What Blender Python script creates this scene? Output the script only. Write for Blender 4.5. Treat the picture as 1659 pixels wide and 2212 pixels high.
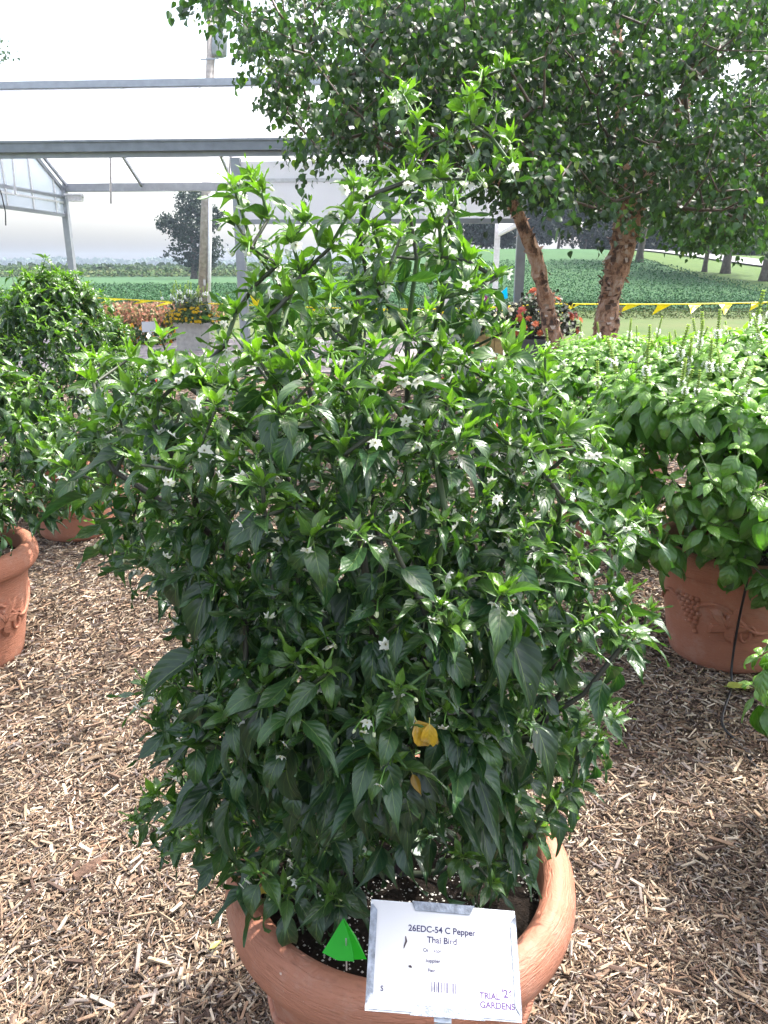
import bpy, math, random
import numpy as np
from mathutils import Vector, Matrix
from mathutils.bvhtree import BVHTree
R = math.radians
rng = np.random.default_rng(7)
random.seed(7)
for o in list(bpy.data.objects): bpy.data.objects.remove(o, do_unlink=True)
scene = bpy.context.scene
col = scene.collection

# ------------------------------------------------------------------ camera, light, exposure
CAMZ, PITCH, F = 1.54, R(17.8), 1650.0        # F: focal length in 1659 x 2212 picture units
cam_d = bpy.data.cameras.new('camera'); cam = bpy.data.objects.new('camera', cam_d); col.objects.link(cam)
cam.location = (0, 0, CAMZ); cam.rotation_euler = (R(90) - PITCH, 0, 0)
cam_d.sensor_fit = 'VERTICAL'; cam_d.sensor_height = 36; cam_d.lens = 36 * F / 2212
cam_d.clip_end = 6000; cam_d.clip_start = .02
scene.camera = cam
SUN_EL, SUN_AZ = R(60), R(58)
world = bpy.data.worlds.new('World'); scene.world = world; world.use_nodes = True
wn, wl = world.node_tree.nodes, world.node_tree.links
bg = wn['Background']
sky = wn.new('ShaderNodeTexSky'); sky.sky_type = 'NISHITA'; sky.sun_disc = False
sky.sun_elevation = SUN_EL; sky.sun_rotation = SUN_AZ; sky.air_density = 1.0; sky.dust_density = 5.0; sky.ozone_density = 1.0
hsv = wn.new('ShaderNodeHueSaturation'); hsv.inputs['Saturation'].default_value = .55; hsv.inputs['Value'].default_value = 2.15
wl.new(sky.outputs[0], hsv.inputs['Color']); wl.new(hsv.outputs[0], bg.inputs['Color'])
bg.inputs['Strength'].default_value = .15
sun_d = bpy.data.lights.new('sun', 'SUN'); sun = bpy.data.objects.new('sun', sun_d); col.objects.link(sun)
sun_d.energy = 4.6; sun_d.angle = R(.6); sun_d.color = (1, .96, .9)
sdir = Vector((math.sin(SUN_AZ) * math.cos(SUN_EL), math.cos(SUN_AZ) * math.cos(SUN_EL), math.sin(SUN_EL)))
sun.rotation_euler = sdir.to_track_quat('Z', 'Y').to_euler(); sun.location = (6, 8, 20)
scene.view_settings.view_transform = 'Standard'; scene.view_settings.look = 'None'
scene.view_settings.gamma = 1; scene.view_settings.exposure = 1.0
scene.render.engine = 'CYCLES'

# ------------------------------------------------------------------ helpers
CAM = np.array([0, 0, CAMZ])
AX = np.array([0, math.cos(PITCH), -math.sin(PITCH)]); UP = np.array([0, math.sin(PITCH), math.cos(PITCH)])
def ray(u, v):
    return AX + np.array([1., 0, 0]) * ((u - 829.5) / F) + UP * ((1106 - v) / F)
def at(u, v, Y):
    d = ray(u, v); return CAM + d * (Y / d[1])
def on_ground(u, v, z=0.):
    d = ray(u, v); return CAM + d * ((z - CAMZ) / d[2])
def proj(P):
    P = np.asarray(P) - CAM; D = P @ AX
    return 829.5 + F * P[..., 0] / D, 1106 - F * (P @ UP) / D, D

def tag(o, label=None, cat=None, group=None, kind=None):
    if label: o['label'] = label
    if cat: o['category'] = cat
    if group: o['group'] = group
    if kind: o['kind'] = kind
    return o
def empty(name, loc, label=None, cat=None, group=None, rz=0):
    o = bpy.data.objects.new(name, None); col.objects.link(o); o.location = loc; o.rotation_euler = (0, 0, rz)
    o.empty_display_size = .1
    return tag(o, label, cat, group)

def mkmesh(name, V, faces, mat=None, uv=None, tint=None, smooth=False):
    """V (n,3); faces list of index lists OR (k,4)/(k,3) array; uv per loop; tint per vertex."""
    me = bpy.data.meshes.new(name)
    V = np.asarray(V, dtype=np.float32).reshape(-1, 3)
    if isinstance(faces, np.ndarray):
        tot = np.full(len(faces), faces.shape[1]); loops = faces.reshape(-1)
    else:
        tot = np.array([len(f) for f in faces]); loops = np.array([i for f in faces for i in f])
    me.vertices.add(len(V)); me.vertices.foreach_set('co', V.ravel())
    me.loops.add(len(loops)); me.loops.foreach_set('vertex_index', loops.astype(np.int32))
    me.polygons.add(len(tot)); st = np.concatenate([[0], np.cumsum(tot)[:-1]])
    me.polygons.foreach_set('loop_start', st.astype(np.int32))
    me.polygons.foreach_set('loop_total', tot.astype(np.int32))
    me.polygons.foreach_set('use_smooth', np.full(len(tot), bool(smooth)))
    if uv is not None:
        l = me.uv_layers.new(name='UVMap'); l.data.foreach_set('uv', np.asarray(uv, dtype=np.float32).ravel())
    if tint is None: tint = np.ones((len(V), 3))
    a = me.attributes.new('tint', 'FLOAT_COLOR', 'POINT')
    a.data.foreach_set('color', np.concatenate([tint, np.ones((len(V), 1))], 1).astype(np.float32).ravel())
    me.update(calc_edges=True); me.validate()
    if mat: me.materials.append(mat)
    return me
def link(name, me, parent=None, kind=None):
    o = bpy.data.objects.new(name, me); col.objects.link(o)
    if parent is not None: o.parent = parent
    if kind: o['kind'] = kind
    return o

class MB:
    def __init__(s): s.V = []; s.F = []; s.n = 0
    def add(s, V, F):
        V = np.asarray(V, float).reshape(-1, 3); s.V.append(V); s.F += [[i + s.n for i in f] for f in F]; s.n += len(V); return s
    def box(s, c, size, rz=0, rot=None):
        x, y, z = [k / 2 for k in size]
        V = np.array([[a * x, b * y, d * z] for d in (-1, 1) for b in (-1, 1) for a in (-1, 1)])
        if rot is not None: V = V @ np.array(rot.to_3x3()).T
        elif rz: c_, s_ = math.cos(rz), math.sin(rz); V = V @ np.array([[c_, s_, 0], [-s_, c_, 0], [0, 0, 1]])
        return s.add(V + np.array(c), [[0, 2, 3, 1], [4, 5, 7, 6], [0, 1, 5, 4], [1, 3, 7, 5], [3, 2, 6, 7], [2, 0, 4, 6]])
    def bar(s, a, b, w, h=None):
        a, b = Vector(a), Vector(b); h = h or w; d = b - a; L = d.length
        q = d.to_track_quat('Y', 'Z').to_matrix()
        return s.box((a + b) / 2, (w, L, h), rot=q)
    def tube(s, pts, radii, n=8, cap=True):
        pts = [np.array(p, float) for p in pts]
        if np.isscalar(radii): radii = [radii] * len(pts)
        V = []; prev = None
        for i, p in enumerate(pts):
            d = pts[min(i + 1, len(pts) - 1)] - pts[max(i - 1, 0)]; d /= np.linalg.norm(d) + 1e-9
            if prev is None:
                a = np.array([0, 0, 1.]) if abs(d[2]) < .8 else np.array([1., 0, 0])
            else: a = prev
            u = a - d * (a @ d); u /= np.linalg.norm(u); w = np.cross(d, u); prev = u
            for k in range(n):
                t = 2 * math.pi * k / n; V.append(p + radii[i] * (math.cos(t) * u + math.sin(t) * w))
        F_ = []
        for i in range(len(pts) - 1):
            for k in range(n): k2 = (k + 1) % n; F_.append([i * n + k, i * n + k2, (i + 1) * n + k2, (i + 1) * n + k])
        if cap: F_ += [list(range(n))[::-1], [(len(pts) - 1) * n + k for k in range(n)]]
        return s.add(V, F_)
    def lathe(s, prof, n=64, c=(0, 0, 0)):
        V = [[r * math.cos(2 * math.pi * k / n), r * math.sin(2 * math.pi * k / n), z] for r, z in prof for k in range(n)]
        F_ = []
        for i in range(len(prof) - 1):
            for k in range(n): k2 = (k + 1) % n; F_.append([i * n + k, i * n + k2, (i + 1) * n + k2, (i + 1) * n + k])
        return s.add(np.array(V) + np.array(c), F_)
    def build(s, name, mat, parent=None, smooth=False, kind=None):
        return link(name, mkmesh(name, np.concatenate(s.V), s.F, mat, smooth=smooth), parent, kind)

# ------------------------------------------------------------------ materials
def newmat(name):
    m = bpy.data.materials.new(name); m.use_nodes = True
    return m, m.node_tree.nodes, m.node_tree.links, m.node_tree.nodes['Principled BSDF']
def ramp(n, stops):
    r = n.new('ShaderNodeValToRGB'); e = r.color_ramp.elements
    while len(e) < len(stops): e.new(.5)
    for k, (p, c) in enumerate(stops): e[k].position = p; e[k].color = (*c, 1) if len(c) == 3 else c
    return r
def simple(name, c, rough=.6, metal=0, var=.15, scale=20, bump=0, bscale=None, coat=0):
    m, n, l, b = newmat(name)
    tc = n.new('ShaderNodeTexCoord'); no = n.new('ShaderNodeTexNoise'); no.inputs['Scale'].default_value = scale; no.inputs['Detail'].default_value = 5
    l.new(tc.outputs['Object'], no.inputs['Vector'])
    r = ramp(n, [(.3, [x * (1 - var) for x in c]), (.7, [min(1, x * (1 + var)) for x in c])])
    l.new(no.outputs[0], r.inputs[0]); l.new(r.outputs[0], b.inputs['Base Color'])
    b.inputs['Roughness'].default_value = rough; b.inputs['Metallic'].default_value = metal
    if coat: b.inputs['Coat Weight'].default_value = coat
    if bump:
        no2 = n.new('ShaderNodeTexNoise'); no2.inputs['Scale'].default_value = bscale or scale * 3; no2.inputs['Detail'].default_value = 6
        l.new(tc.outputs['Object'], no2.inputs['Vector'])
        bp = n.new('ShaderNodeBump'); bp.inputs['Strength'].default_value = bump; bp.inputs['Distance'].default_value = .01
        l.new(no2.outputs[0], bp.inputs['Height']); l.new(bp.outputs[0], b.inputs['Normal'])
    return m
def leafmat(name, rough=.38, trans=.32, tcol=(1.5, 1.9, .45), vein=.35, veins=7, veinw=.06, pucker=.25, spec=.5, mottle=0):
    """leaf surface: tint attribute x object colour, midrib and side veins from the leaf's own UV, light passing through"""
    m, n, l, b = newmat(name)
    at_ = n.new('ShaderNodeAttribute'); at_.attribute_name = 'tint'; oi = n.new('ShaderNodeObjectInfo')
    mul = n.new('ShaderNodeMix'); mul.data_type = 'RGBA'; mul.blend_type = 'MULTIPLY'; mul.inputs[0].default_value = 1
    l.new(at_.outputs['Color'], mul.inputs[6]); l.new(oi.outputs['Color'], mul.inputs[7])
    uvn = n.new('ShaderNodeUVMap'); sep = n.new('ShaderNodeSeparateXYZ'); l.new(uvn.outputs[0], sep.inputs[0])
    def M(op, a, b_=None, clamp=False):
        k = n.new('ShaderNodeMath'); k.operation = op; k.use_clamp = clamp
        for i, x in enumerate((a, b_)):
            if x is None: continue
            if isinstance(x, (int, float)): k.inputs[i].default_value = x
            else: l.new(x, k.inputs[i])
        return k.outputs[0]
    ax = M('ABSOLUTE', M('SUBTRACT', M('MULTIPLY', sep.outputs[0], 2.), 1.))
    mid = M('SUBTRACT', 1., M('MULTIPLY', ax, 1 / veinw), True)
    ph = M('SUBTRACT', M('MULTIPLY', sep.outputs[1], veins), M('MULTIPLY', ax, veins * .28))
    side = M('SUBTRACT', 1., M('MULTIPLY', M('PINGPONG', ph, .5), 9.), True)
    vn = M('MAXIMUM', mid, M('MULTIPLY', side, .22))
    mix = n.new('ShaderNodeMix'); mix.data_type = 'RGBA'; l.new(M('MULTIPLY', vn, vein), mix.inputs[0])
    l.new(mul.outputs[2], mix.inputs[6]); mix.inputs[7].default_value = (.30, .42, .12, 1)
    no = n.new('ShaderNodeTexNoise'); no.inputs['Scale'].default_value = 3.; tc = n.new('ShaderNodeTexCoord')
    no.inputs['Detail'].default_value = 4; l.new(uvn.outputs[0], no.inputs['Vector'])
    hs = n.new('ShaderNodeHueSaturation'); l.new(mix.outputs[2], hs.inputs['Color']); l.new(M('ADD', M('MULTIPLY', no.outputs[0], .9), .55), hs.inputs['Value'])
    l.new(hs.outputs[0], b.inputs['Base Color'])
    b.inputs['Roughness'].default_value = rough; b.inputs['Specular IOR Level'].default_value = spec
    hgt = M('SUBTRACT', M('MULTIPLY', M('PINGPONG', ph, .5), 1.6), M('MULTIPLY', mid, .8))
    bp = n.new('ShaderNodeBump'); bp.inputs['Strength'].default_value = pucker; bp.inputs['Distance'].default_value = .004
    l.new(hgt, bp.inputs['Height']); l.new(bp.outputs[0], b.inputs['Normal'])
    tr = n.new('ShaderNodeBsdfTranslucent'); tm = n.new('ShaderNodeMix'); tm.data_type = 'RGBA'; tm.blend_type = 'MULTIPLY'; tm.inputs[0].default_value = 1
    l.new(hs.outputs[0], tm.inputs[6]); tm.inputs[7].default_value = (*tcol, 1); l.new(tm.outputs[2], tr.inputs['Color'])
    ms = n.new('ShaderNodeMixShader'); ms.inputs[0].default_value = trans
    l.new(b.outputs[0], ms.inputs[1]); l.new(tr.outputs[0], ms.inputs[2]); l.new(ms.outputs[0], n['Material Output'].inputs[0])
    return m
def tintmat(name, rough=.6, trans=0., spec=.4, bump=0, bscale=200, nvar=0.):
    m, n, l, b = newmat(name)
    at_ = n.new('ShaderNodeAttribute'); at_.attribute_name = 'tint'; oi = n.new('ShaderNodeObjectInfo')
    mul = n.new('ShaderNodeMix'); mul.data_type = 'RGBA'; mul.blend_type = 'MULTIPLY'; mul.inputs[0].default_value = 1
    l.new(at_.outputs['Color'], mul.inputs[6]); l.new(oi.outputs['Color'], mul.inputs[7])
    out = mul.outputs[2]
    tc = n.new('ShaderNodeTexCoord')
    if nvar:
        no = n.new('ShaderNodeTexNoise'); no.inputs['Scale'].default_value = bscale; no.inputs['Detail'].default_value = 3
        l.new(tc.outputs['Object'], no.inputs['Vector'])
        hs = n.new('ShaderNodeHueSaturation'); mp = n.new('ShaderNodeMapRange'); mp.inputs[3].default_value = 1 - nvar; mp.inputs[4].default_value = 1 + nvar
        l.new(no.outputs[0], mp.inputs[0]); l.new(mp.outputs[0], hs.inputs['Value']); l.new(out, hs.inputs['Color']); out = hs.outputs[0]
    l.new(out, b.inputs['Base Color']); b.inputs['Roughness'].default_value = rough; b.inputs['Specular IOR Level'].default_value = spec
    if trans:
        tr = n.new('ShaderNodeBsdfTranslucent'); l.new(out, tr.inputs['Color'])
        ms = n.new('ShaderNodeMixShader'); ms.inputs[0].default_value = trans
        l.new(b.outputs[0], ms.inputs[1]); l.new(tr.outputs[0], ms.inputs[2]); l.new(ms.outputs[0], n['Material Output'].inputs[0])
    return m

M_pepper = leafmat('pepper_leaf', .34, .27, spec=.65, pucker=.16, vein=.5, veinw=.045)
M_basil = leafmat('basil_leaf', .30, .34, (1.5, 2.0, .45), vein=.2, veins=5, pucker=.4, spec=.8)
M_birch = leafmat('birch_leaf', .40, .42, (1.4, 1.8, .4), vein=.2, veins=6, pucker=.2)
M_far = tintmat('tree_leaf', .6, .25)
M_petal = tintmat('petal', .5, .35)
M_stem = tintmat('stem', .5, 0, .4, nvar=.3, bscale=60)
M_chip = tintmat('wood_chip', .8, 0, .25, nvar=.3, bscale=90)
M_plastic = tintmat('thin_plastic', .35, .35)

# ------------------------------------------------------------------ leaf shapes
class Proto:
    def __init__(s, V, faces, uv=None):
        s.V = np.asarray(V, float); s.F = np.asarray(faces); s.uv = uv; s.me = None
    def mesh(s, name, mat, smooth=True):
        if s.me is None: s.me = mkmesh(name, s.V, s.F, mat, s.uv, smooth=smooth)
        return s.me
def leaf_proto(wl=.42, peak=.36, tip=1.5, droop=.6, fold=.3, wave=.03, seed=0, nl=9, nc=4, petiole=.16, cup=0., side=0.):
    """leaf of length 1 along +X, upper face +Z; u across, v along"""
    r_ = np.random.default_rng(seed); ts = np.linspace(0, 1, nl)
    V = []; ph = r_.uniform(0, 6.28)
    a = 1.0; ang = droop * .25; x = 0; z = 0; xs = []; angs = []
    # arc
    px, pz, th = -0., 0., .15
    L = 1.0 / (nl - 1); cx, cz = [0.], [0.]; tht = [th]
    for i in range(nl - 1):
        th -= droop / (nl - 1) * (1 + .8 * ts[i]); px += L * math.cos(th); pz += L * math.sin(th); cx.append(px); cz.append(pz); tht.append(th)
    for i, t in enumerate(ts):
        tt = max(t, .012)
        w = (tt / peak) ** .75 * math.exp((1 - (tt / peak) ** 1.15) * .75) * (1 - t ** 3.2) ** tip
        w = wl * .5 * w if t < 1 else .002
        yo = side * t * t
        for j in range(nc + 1):
            s_ = -1 + 2 * j / nc
            y = s_ * w
            zz = abs(s_) * w * fold - cup * (s_ * s_) * w + wave * math.sin(ph + 9 * t + (3 if s_ > 0 else 0)) * abs(s_) * (1 if abs(s_) > .6 else .3)
            nx, nz = -math.sin(tht[i]), math.cos(tht[i])
            V.append([cx[i] + petiole + nx * zz, y + yo, cz[i] + nz * zz])
    F_ = []; uv = []
    for i in range(nl - 1):
        for j in range(nc):
            q = [i * (nc + 1) + j, (i + 1) * (nc + 1) + j, (i + 1) * (nc + 1) + j + 1, i * (nc + 1) + j + 1]; F_.append(q)
            for k in q: uv.append([(k % (nc + 1)) / nc, (k // (nc + 1)) / (nl - 1)])
    if petiole > 0:
        b0 = len(V); w = .012
        V += [[0, -w, -.02], [0, w, -.02], [petiole + .02, w, 0.004], [petiole + .02, -w, 0.004]]
        F_.append([b0, b0 + 3, b0 + 2, b0 + 1]); uv += [[.5, 0.], [.5, 0.], [.5, 0.], [.5, 0.]]
    return Proto(V, F_, np.array(uv))
pep = [leaf_proto(.36, .33, 1.9, .7, .30, .03, 1), leaf_proto(.40, .34, 1.8, 1.2, .38, .045, 2, side=.09), leaf_proto(.34, .31, 2.0, .1, .55, .05, 3, side=-.08),
       leaf_proto(.42, .36, 1.6, 1.7, .22, .055, 4), leaf_proto(.32, .30, 2.1, .9, .6, .04, 5, side=.13), leaf_proto(.37, .34, 1.8, -.3, .35, .06, 6, side=-.12),
       leaf_proto(.35, .32, 1.9, 2.1, .3, .05, 7, side=.05), leaf_proto(.39, .36, 1.5, .5, .75, .02, 8, side=-.02)]
bas = [leaf_proto(.56, .42, .9, .9, .05, .02, 11, cup=.35), leaf_proto(.60, .44, .9, 1.3, .15, .03, 12, cup=.3), leaf_proto(.52, .42, 1.0, .5, .2, .02, 13, cup=.25),
       leaf_proto(.58, .42, .9, 1.7, .0, .03, 14, cup=.4)]
bir = [leaf_proto(.72, .34, 1.2, .5, .15, .02, 21, nl=6, nc=2, petiole=.25), leaf_proto(.78, .36, 1.2, .9, .25, .03, 22, nl=6, nc=2, petiole=.25),
       leaf_proto(.68, .33, 1.2, .2, .1, .03, 23, nl=6, nc=2, petiole=.25)]
tuft = [Proto([[0, -.5, 0], [1, -.15, .1], [.9, .4, 0], [.1, .45, .15]], [[0, 1, 2, 3]]),
        Proto([[0, 0, 0], [.5, -.3, .1], [1, 0, 0], [.5, .35, -.1]], [[0, 1, 2, 3]])]

def join_instances(name, items, mat, parent=None, kind='stuff', smooth=True, off=None):
    """items: list of (proto, M 4x4 (m,4,4), tint (m,3)); joined in one mesh"""
    Vs, Fs, UVs, Ts = [], [], [], []; base = 0
    hasuv = all(p.uv is not None for p, _, _ in items)
    for p, Ms, T in items:
        Ms = np.asarray(Ms); m = len(Ms)
        if m == 0: continue
        v = np.einsum('mij,nj->mni', Ms[:, :3, :3], p.V) + Ms[:, None, :3, 3]
        n = len(p.V); Vs.append(v.reshape(-1, 3))
        f = (p.F[None] + (base + np.arange(m) * n)[:, None, None]).reshape(-1, p.F.shape[1]); Fs.append(f)
        if hasuv: UVs.append(np.tile(p.uv, (m, 1)))
        Ts.append(np.repeat(np.asarray(T), n, axis=0)); base += m * n
    if not Vs: return None
    V = np.concatenate(Vs)
    if parent is not None: V = V - np.array(parent.location)
    if off is not None: V = V - off
    if len({f.shape[1] for f in Fs}) == 1: F_ = np.concatenate(Fs)
    else: F_ = [list(x) for f in Fs for x in f]
    return link(name, mkmesh(name, V, F_, mat, np.concatenate(UVs) if hasuv else None, np.concatenate(Ts), smooth), parent, kind)

def leafM(pos, d, up, size, roll=0.):
    d = d / (np.linalg.norm(d) + 1e-9); n = up - d * (up @ d); nn = np.linalg.norm(n)
    if nn < 1e-3: up = np.array([1., 0, 0]); n = up - d * (up @ d); nn = np.linalg.norm(n)
    n /= nn; s = np.cross(n, d)
    if roll: n, s = n * math.cos(roll) + s * math.sin(roll), s * math.cos(roll) - n * math.sin(roll)
    M_ = np.eye(4); M_[:3, 0] = d * size; M_[:3, 1] = s * size; M_[:3, 2] = n * size; M_[:3, 3] = pos
    return M_

PLANTS = []          # leaf records waiting for the look at which of them show
class Plant:
    def __init__(s, root, protos, mat, restname='foliage', keep=300, leafname='leaf'):
        s.root, s.protos, s.mat, s.restname, s.keep, s.leafname = root, protos, mat, restname, keep, leafname
        s.M, s.k, s.T = [], [], []; PLANTS.append(s)
    def leaf(s, pos, d, up, size, tint, roll=0., k=None):
        s.M.append(leafM(np.asarray(pos, float), np.asarray(d, float), np.asarray(up, float), size, roll))
        s.k.append(random.randrange(len(s.protos)) if k is None else k); s.T.append(tint)
def finish_plants():
    quads = []; owner = []
    for pi, p in enumerate(PLANTS):
        p.M = np.array(p.M); p.k = np.array(p.k); p.T = np.array(p.T)
        loc = np.array([[.2, 0, 0], [.6, -.2, -.05], [1.1, 0, -.2], [.6, .2, -.05]])
        q = np.einsum('mij,nj->mni', p.M[:, :3, :3], loc) + p.M[:, None, :3, 3]; quads.append(q); owner.append(len(q))
    Q = np.concatenate(quads); n = len(Q)
    bvh = BVHTree.FromPolygons([Vector(v) for v in Q.reshape(-1, 3)], [(4 * i, 4 * i + 1, 4 * i + 2, 4 * i + 3) for i in range(n)])
    c = Q.mean(1); u, v, D = proj(c)
    infr = (u > -20) & (u < 1680) & (v > -20) & (v < 2232) & (D > 0)
    e1 = Q[:, 2] - Q[:, 0]; e2 = Q[:, 3] - Q[:, 1]; nrm = np.cross(e1, e2)
    area = np.abs(np.einsum('ij,ij->i', nrm, (c - CAM) / np.linalg.norm(c - CAM, axis=1)[:, None])) / D ** 2
    score = np.zeros(n); cv = Vector(CAM)
    start = 0
    for p, m in zip(PLANTS, owner):
        idx = np.arange(start, start + m); start += m
        cand = idx[infr[idx]]; cand = cand[np.argsort(-area[cand])][:2600]
        for i in cand:
            vis = 0
            for w in (.2, .5, .8):
                t = Vector(Q[i, 0] * (1 - w) + Q[i, 2] * w); d = t - cv; L = d.length
                h = bvh.ray_cast(cv, d / L, L - .004 - L * .001)
                if h[0] is None or h[2] == i: vis += 1
            score[i] = area[i] * (vis / 3) ** 1.3
        loc = score[idx]; order = np.argsort(-loc); keep = order[:p.keep]; keep = keep[loc[keep] > 0]
        mask = np.zeros(m, bool); mask[keep] = True
        T_ = Matrix.Translation(-p.root.location)
        for j in keep:
            me = p.protos[p.k[j]].mesh(p.leafname, p.mat)
            if me.materials[0] != p.mat: pass
            o = bpy.data.objects.new(p.leafname, me); col.objects.link(o); o.parent = p.root
            o.matrix_basis = T_ @ Matrix(p.M[j].tolist()); o.color = (*p.T[j], 1)
        rest = [(pr, p.M[~mask & (p.k == k)], p.T[~mask & (p.k == k)]) for k, pr in enumerate(p.protos)]
        join_instances(p.restname, rest, p.mat, p.root)

def skeleton(base, tips, climb=.6, start=None, step=.06, side=.35):
    """grow branches from the start polyline(s) to every tip; returns nodes, parents, direction at each tip, tip counts"""
    nodes = []; par = []; dist = []
    for pl in (start or [[base]]):
        prev = -1
        for p in pl:
            p = np.array(p, float)
            if prev == -1 and nodes:
                j = int(np.argmin(np.linalg.norm(np.array(nodes) - p, axis=1)))
                if np.linalg.norm(nodes[j] - p) < 1e-6: prev = j; continue
                prev = j
            nodes.append(p); par.append(prev); dist.append(0 if prev < 0 else dist[prev] + np.linalg.norm(p - nodes[prev])); prev = len(nodes) - 1
    base = nodes[0]
    order = np.argsort([np.linalg.norm(t - base) for t in tips]); tdir = [None] * len(tips); tn = [0] * len(tips)
    A = np.zeros((len(nodes) + len(tips) * 6 + 10, 3)); A[:len(nodes)] = nodes; Dd = np.zeros(len(A)); Dd[:len(nodes)] = dist; n = len(nodes)
    for ti in order:
        t = tips[ti]; dv = t - A[:n]; L = np.linalg.norm(dv, axis=1)
        cost = L + climb * np.maximum(0, .7 * L - dv[:, 2]) * .7 + .12 * Dd[:n]
        j = int(np.argmin(cost)); a = A[j]; L = L[j]; k = max(1, min(5, int(L / step)))
        perp = np.array([rng.normal(), rng.normal(), 0]) * side * .12 * L
        for q in range(1, k + 1):
            s = q / k; p = a + (t - a) * s + perp * math.sin(math.pi * s) + np.array([0, 0, -.10 * L]) * math.sin(math.pi * s)
            A[n] = p; par.append(j); Dd[n] = Dd[j] + np.linalg.norm(p - A[j]); j = n; n += 1
        tn[ti] = j; d = A[j] - A[par[j]]; tdir[ti] = d / (np.linalg.norm(d) + 1e-9)
    N = A[:n]; par = np.array(par); cnt = np.zeros(n)
    for t in tn: cnt[t] += 1
    for i in range(n - 1, 0, -1):
        if par[i] >= 0: cnt[par[i]] += cnt[i]
    return N, par, cnt, tdir
def branch_mesh(name, N, par, rad, mat, parent, tints=None, n=6, kind=None):
    ii = np.where(par >= 0)[0]; a = N[par[ii]]; b = N[ii]; ra = rad[par[ii]]; rb = rad[ii]
    ra = np.minimum(ra, rb * 1.5)
    d = b - a; L = np.linalg.norm(d, axis=1, keepdims=True) + 1e-9; d = d / L; b = b + d * rb[:, None] * .35
    ref = np.where(np.abs(d[:, 2:3]) < .9, np.array([[0, 0, 1.]]), np.array([[1., 0, 0]]))
    u = np.cross(d, ref); u /= np.linalg.norm(u, axis=1, keepdims=True); w = np.cross(d, u)
    th = np.arange(n) * 2 * math.pi / n
    ring = u[:, None] * np.cos(th)[None, :, None] + w[:, None] * np.sin(th)[None, :, None]
    V = np.concatenate([a[:, None] + ring * ra[:, None, None], b[:, None] + ring * rb[:, None, None]], 1).reshape(-1, 3)
    k = np.arange(n); k2 = (k + 1) % n; f = np.stack([k, k2, k2 + n, k + n], 1)
    F_ = (f[None] + (np.arange(len(ii)) * 2 * n)[:, None, None]).reshape(-1, 4)
    T = None if tints is None else np.repeat(tints[ii], 2 * n, axis=0)
    return link(name, mkmesh(name, V - np.array(parent.location), F_, mat, None, T, True), parent, kind)

def inpoly(u, v, poly):
    c = False; n = len(poly); j = n - 1
    for i in range(n):
        xi, yi = poly[i]; xj, yj = poly[j]
        if (yi > v) != (yj > v) and u < (xj - xi) * (v - yi) / (yj - yi) + xi: c = not c
        j = i
    return c
def jit(c, a, h=.0):
    k = rng.uniform(1 - a, 1 + a); return np.array([c[0] * k * (1 + rng.normal() * h), c[1] * k, c[2] * k * (1 + rng.normal() * h)])

# ================================================================== SETTING
def smooth(x): x = np.clip(x, 0, 1); return x * x * (3 - 2 * x)
def hill(x, y):
    x = np.asarray(x, float); y = np.asarray(y, float)
    h = 3.3 * smooth((y - 32) / 55) * smooth((x + 8) / 18) * (1 - .22 * smooth((x - 18) / 22))
    return h * (1 - .75 * smooth((y - 105) / 90))
def sheet(name, xs, ys, z, mat, fn=None):
    X, Y = np.meshgrid(xs, ys); Z = np.full(X.shape, z, float) + (fn(X, Y) if fn else 0)
    V = np.stack([X, Y, Z], -1).reshape(-1, 3); nx, ny = len(xs), len(ys)
    i = (np.arange(ny - 1)[:, None] * nx + np.arange(nx - 1)[None]).reshape(-1)
    F_ = np.stack([i, i + 1, i + nx + 1, i + nx], 1)
    o = link(name, mkmesh(name, V, F_, mat, smooth=True)); o['kind'] = 'structure'; return o
def ground_mat(name, c1, c2, scale, c3=None, s3=.1, bump=.3, rough=.9, stretch=None):
    m, n, l, b = newmat(name); tc = n.new('ShaderNodeTexCoord'); mp = n.new('ShaderNodeMapping')
    l.new(tc.outputs['Object'], mp.inputs[0])
    if stretch: mp.inputs['Scale'].default_value = stretch
    no = n.new('ShaderNodeTexNoise'); no.inputs['Scale'].default_value = scale; no.inputs['Detail'].default_value = 8; no.inputs['Roughness'].default_value = .7
    l.new(mp.outputs[0], no.inputs['Vector']); r = ramp(n, [(.32, c1), (.68, c2)]); l.new(no.outputs[0], r.inputs[0]); out = r.outputs[0]
    if c3:
        n3 = n.new('ShaderNodeTexNoise'); n3.inputs['Scale'].default_value = s3; n3.inputs['Detail'].default_value = 5; l.new(tc.outputs['Object'], n3.inputs['Vector'])
        r3 = ramp(n, [(.4, (0, 0, 0)), (.65, (1, 1, 1))]); l.new(n3.outputs[0], r3.inputs[0])
        mx = n.new('ShaderNodeMix'); mx.data_type = 'RGBA'; l.new(r3.outputs[0], mx.inputs[0]); l.new(out, mx.inputs[6]); mx.inputs[7].default_value = (*c3, 1); out = mx.outputs[2]
    l.new(out, b.inputs['Base Color']); b.inputs['Roughness'].default_value = rough; b.inputs['Specular IOR Level'].default_value = .15
    bp = n.new('ShaderNodeBump'); bp.inputs['Strength'].default_value = bump; bp.inputs['Distance'].default_value = .05
    l.new(no.outputs[0], bp.inputs['Height']); l.new(bp.outputs[0], b.inputs['Normal'])
    return m
M_soil_ground = ground_mat('far_earth', (.05, .075, .03), (.09, .12, .045), .2)
M_verge = ground_mat('verge', (.045, .085, .02), (.075, .12, .03), 1.5)
M_lawn = ground_mat('mown_lawn', (.046, .078, .022), (.070, .105, .030), 2.5, (.085, .10, .038), .25, stretch=(1, .5, 1))
M_field = ground_mat('soybean_field', (.026, .070, .026), (.045, .105, .040), .8, (.038, .085, .03), .05, bump=.8, stretch=(1, .6, 1))
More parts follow.
